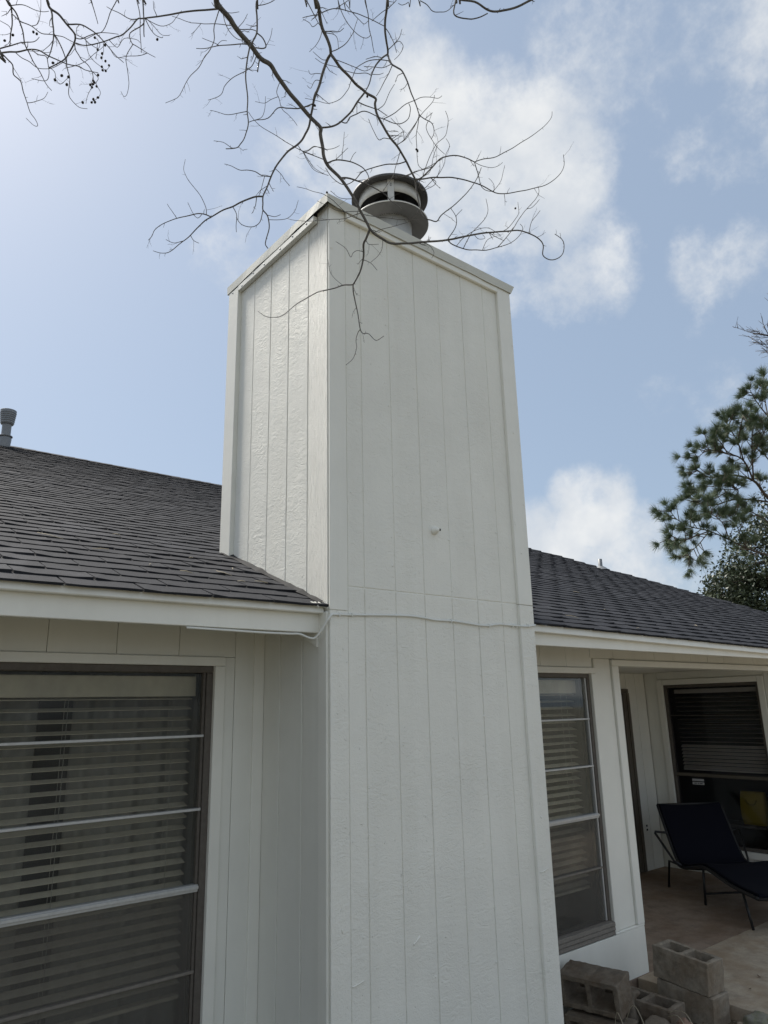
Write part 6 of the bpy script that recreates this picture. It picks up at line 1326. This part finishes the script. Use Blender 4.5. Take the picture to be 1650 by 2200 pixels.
pine = thing('pine_tree', 'tall pine with tufted needle clusters beyond the right roof edge', 'pine tree', (21.4, 5.3, -.1))
pt = random.Random(21)
PT = smooth_path([(21.4, 5.3, -.1), (21.3, 5.0, 4), (21.0, 4.5, 8), (20.6, 4.0, 12), (20.4, 3.8, 14.5)], 5)
MB().tube(PT, [.26 - .22 * i / (len(PT) - 1) for i in range(len(PT))], 10).build('trunk', M['pinebark'], pine)
def tuft(s, c, axis, L_, n):
    for i in range(n):
        v = Vector((pt.gauss(0, 1), pt.gauss(0, 1), pt.gauss(0, 1))).normalized()
        v = (v + axis * 1.1).normalized()
        l = L_ * pt.uniform(.65, 1.1)
        side_ = v.orthogonal().normalized(); side_.rotate(Matrix.Rotation(pt.uniform(0, 6.28), 3, v))
        b = c + v * .01 + Vector((pt.uniform(-1, 1), pt.uniform(-1, 1), pt.uniform(-1, 1))) * L_ * .12
        w = .0055
        s.add([b - side_ * w, b + side_ * w, b + v * l + Vector((0, 0, -.02 * l))], [(0, 1, 2)])
for nm_, pts in PINE:
    P = [Vector(p[:3]) for p in pts]; R_ = [p[3] for p in pts]
    if nm_ in ('P1', 'P2', 'P3', 'P4', 'P5', 'P6'):
        t_ = min(PT, key=lambda q_: abs(q_.z - (P[0].z - .3)))
        P = [t_] + P; R_ = [R_[0] * 1.2] + R_
    SP = smooth_path(P, 5); SR = []
    for i in range(len(P) - 1):
        for j in range(5): SR.append(R_[i] + (R_[i + 1] - R_[i]) * j / 5)
    SR.append(R_[-1])
    s = MB().tube(SP, SR, 6); nd = MB()
    n = len(SP); st_ = 12 if nm_ in ('P1', 'P2', 'P3', 'P4', 'P5', 'P6') else 3
    for i in range(st_, n):
        d = (SP[min(i + 1, n - 1)] - SP[i - 1]).normalized()
        if i == n - 1:
            tuft(nd, SP[i], d, .28, 170)
        for rep in range(2):
            if pt.random() < .62:
                o = d.orthogonal().normalized(); o.rotate(Matrix.Rotation(pt.uniform(0, 6.28), 3, d))
                v = (o + d * pt.uniform(.3, 1.0) + Vector((0, 0, .35))).normalized()
                l = pt.uniform(.15, .5)
                e = SP[i] + v * l
                s.tube([SP[i], SP[i] + v * l * .5 + Vector((0, 0, -.02)), e], [.014, .011, .008], 4)
                tuft(nd, e, v, pt.uniform(.20, .32), pt.randint(100, 150))
    lo = s.build('limb', M['pinebark'], pine)
    nd.build('needles', M['needle'], lo)
# the side of the pine away from view carries the same kind of limbs
for i in range(22):
    z = pt.uniform(5, 14); t_ = min(PT, key=lambda q_: abs(q_.z - z)); a = pt.uniform(-1.9, 1.3)
    l = (14.8 - z) * .28 + .8
    v = Vector((math.cos(a), math.sin(a) * .9, .25)); P = [t_, t_ + v * l * .5, t_ + v * l + Vector((0, 0, .2))]
    s = MB().tube(smooth_path(P, 4), [.05, .045, .04, .035, .03, .025, .02, .015, .01], 6); nd = MB()
    for k_ in range(16):
        c = P[0].lerp(P[2], pt.uniform(.4, 1)) + Vector((pt.uniform(-.5, .5), pt.uniform(-.5, .5), pt.uniform(-.2, .5)))
        tuft(nd, c, Vector((0, 0, 1)), .24, 50)
    lo = s.build('limb', M['pinebark'], pine); nd.build('needles', M['needle'], lo)

def leafy(name, label, base, h, crown, mat, seed, nclump, per_, ls, clump_r, trunk_r=.15):
    r = random.Random(seed)
    t = thing(name, label, 'tree', base)
    top = Vector((crown[0][0], crown[0][1], crown[0][2]))
    tr = smooth_path([base, (base[0] + .1, base[1], base[2] + h * .4), tuple(top)], 5)
    w = MB().tube(tr, [trunk_r * (1 - .8 * i / (len(tr) - 1)) for i in range(len(tr))], 8)
    lv = MB()
    for k_ in range(nclump):
        cx = r.choice(crown)
        while True:
            v = Vector((r.uniform(-1, 1), r.uniform(-1, 1), r.uniform(-1, 1)))
            if v.length < 1: break
        v = v.normalized() * (v.length ** .5)
        c = Vector(cx[:3]) + Vector((v.x * cx[3], v.y * cx[3], v.z * cx[4]))
        a = min(tr, key=lambda q_: (q_ - c).length)
        if k_ % 2 == 0: w.tube([a, a.lerp(c, .5) + Vector((0, 0, .1)), c], [.035, .02, .008], 4)
        for i in range(per_):
            p = c + Vector((r.gauss(0, 1), r.gauss(0, 1), r.gauss(0, .8))) * clump_r * .5
            n_ = Vector((r.gauss(0, 1), r.gauss(0, 1), r.gauss(0, 1) + .5)).normalized(); u_ = n_.orthogonal().normalized(); u_.rotate(Matrix.Rotation(r.uniform(0, 6.28), 3, n_)); b_ = n_.cross(u_)
            l = ls * r.uniform(.6, 1.2)
            lv.add([p - u_ * l * .5, p - b_ * l * .24, p + u_ * l * .5, p + b_ * l * .24], [(0, 1, 2, 3)])
    w.build('trunk', M['pinebark'], t)
    lv.build('crown', mat, t)
leafy('evergreen_tree', 'dark dense evergreen tree low behind the pine at right', (24.6, 7.0, -.1), 8, [(24.4, 7.0, 7.2, 1.5, 1.9), (24.0, 7.6, 5.2, 1.9, 1.6), (25.4, 6.0, 5.6, 2.0, 2.6), (24.9, 6.6, 9.0, .8, 1.3), (22.9, 8.5, 4.6, 1.2, .9), (22.7, 8.6, 5.5, .9, .8), (23.4, 7.9, 6.5, 1.2, 1.2)], M['leafdark'], 3, 520, 64, .14, .42)
leafy('bush_tree', 'small light green treetop just above the right roof slope', (24.5, 10.4, -.1), 5, [(24.4, 10.5, 4.85, .9, .8), (23.6, 9.7, 4.5, .7, .6)], M['leafgreen'], 9, 60, 40, .13, .4, .09)
tw = thing('bare_sapling', 'thin leafless treetop reaching up at the right edge above the pine', 'tree', (18.0, 3.5, -.1))
ts = random.Random(17); s = MB()
spine = smooth_path([(18.0, 3.5, -.1), (17.8, 3.6, 5), (17.5, 3.8, 8.4), (17.1, 4.1, 11.4)], 6)
s.tube(spine, [.09 - .085 * i / (len(spine) - 1) for i in range(len(spine))], 6)
for i in range(90):
    p = spine[ts.randint(7, len(spine) - 1)] + Vector((0, 0, ts.uniform(-.2, .2)))
    v = Vector((ts.uniform(-1, 1), ts.uniform(-1, 1), ts.uniform(.2, 1.2))).normalized(); l = ts.uniform(.4, 1.1)
    e = p + v * l; s.tube([p, p.lerp(e, .5) + Vector((0, 0, -.05)), e], [.012, .009, .005], 4)
    for k_ in range(7):
        q_ = p.lerp(e, ts.uniform(.3, 1)); v2 = (v + Vector((ts.uniform(-1, 1), ts.uniform(-1, 1), ts.uniform(-.6, 1)))).normalized()
        s.tube([q_, q_ + v2 * ts.uniform(.1, .3)], [.006, .004], 3)
s.build('trunk', M['pinebark'], tw)
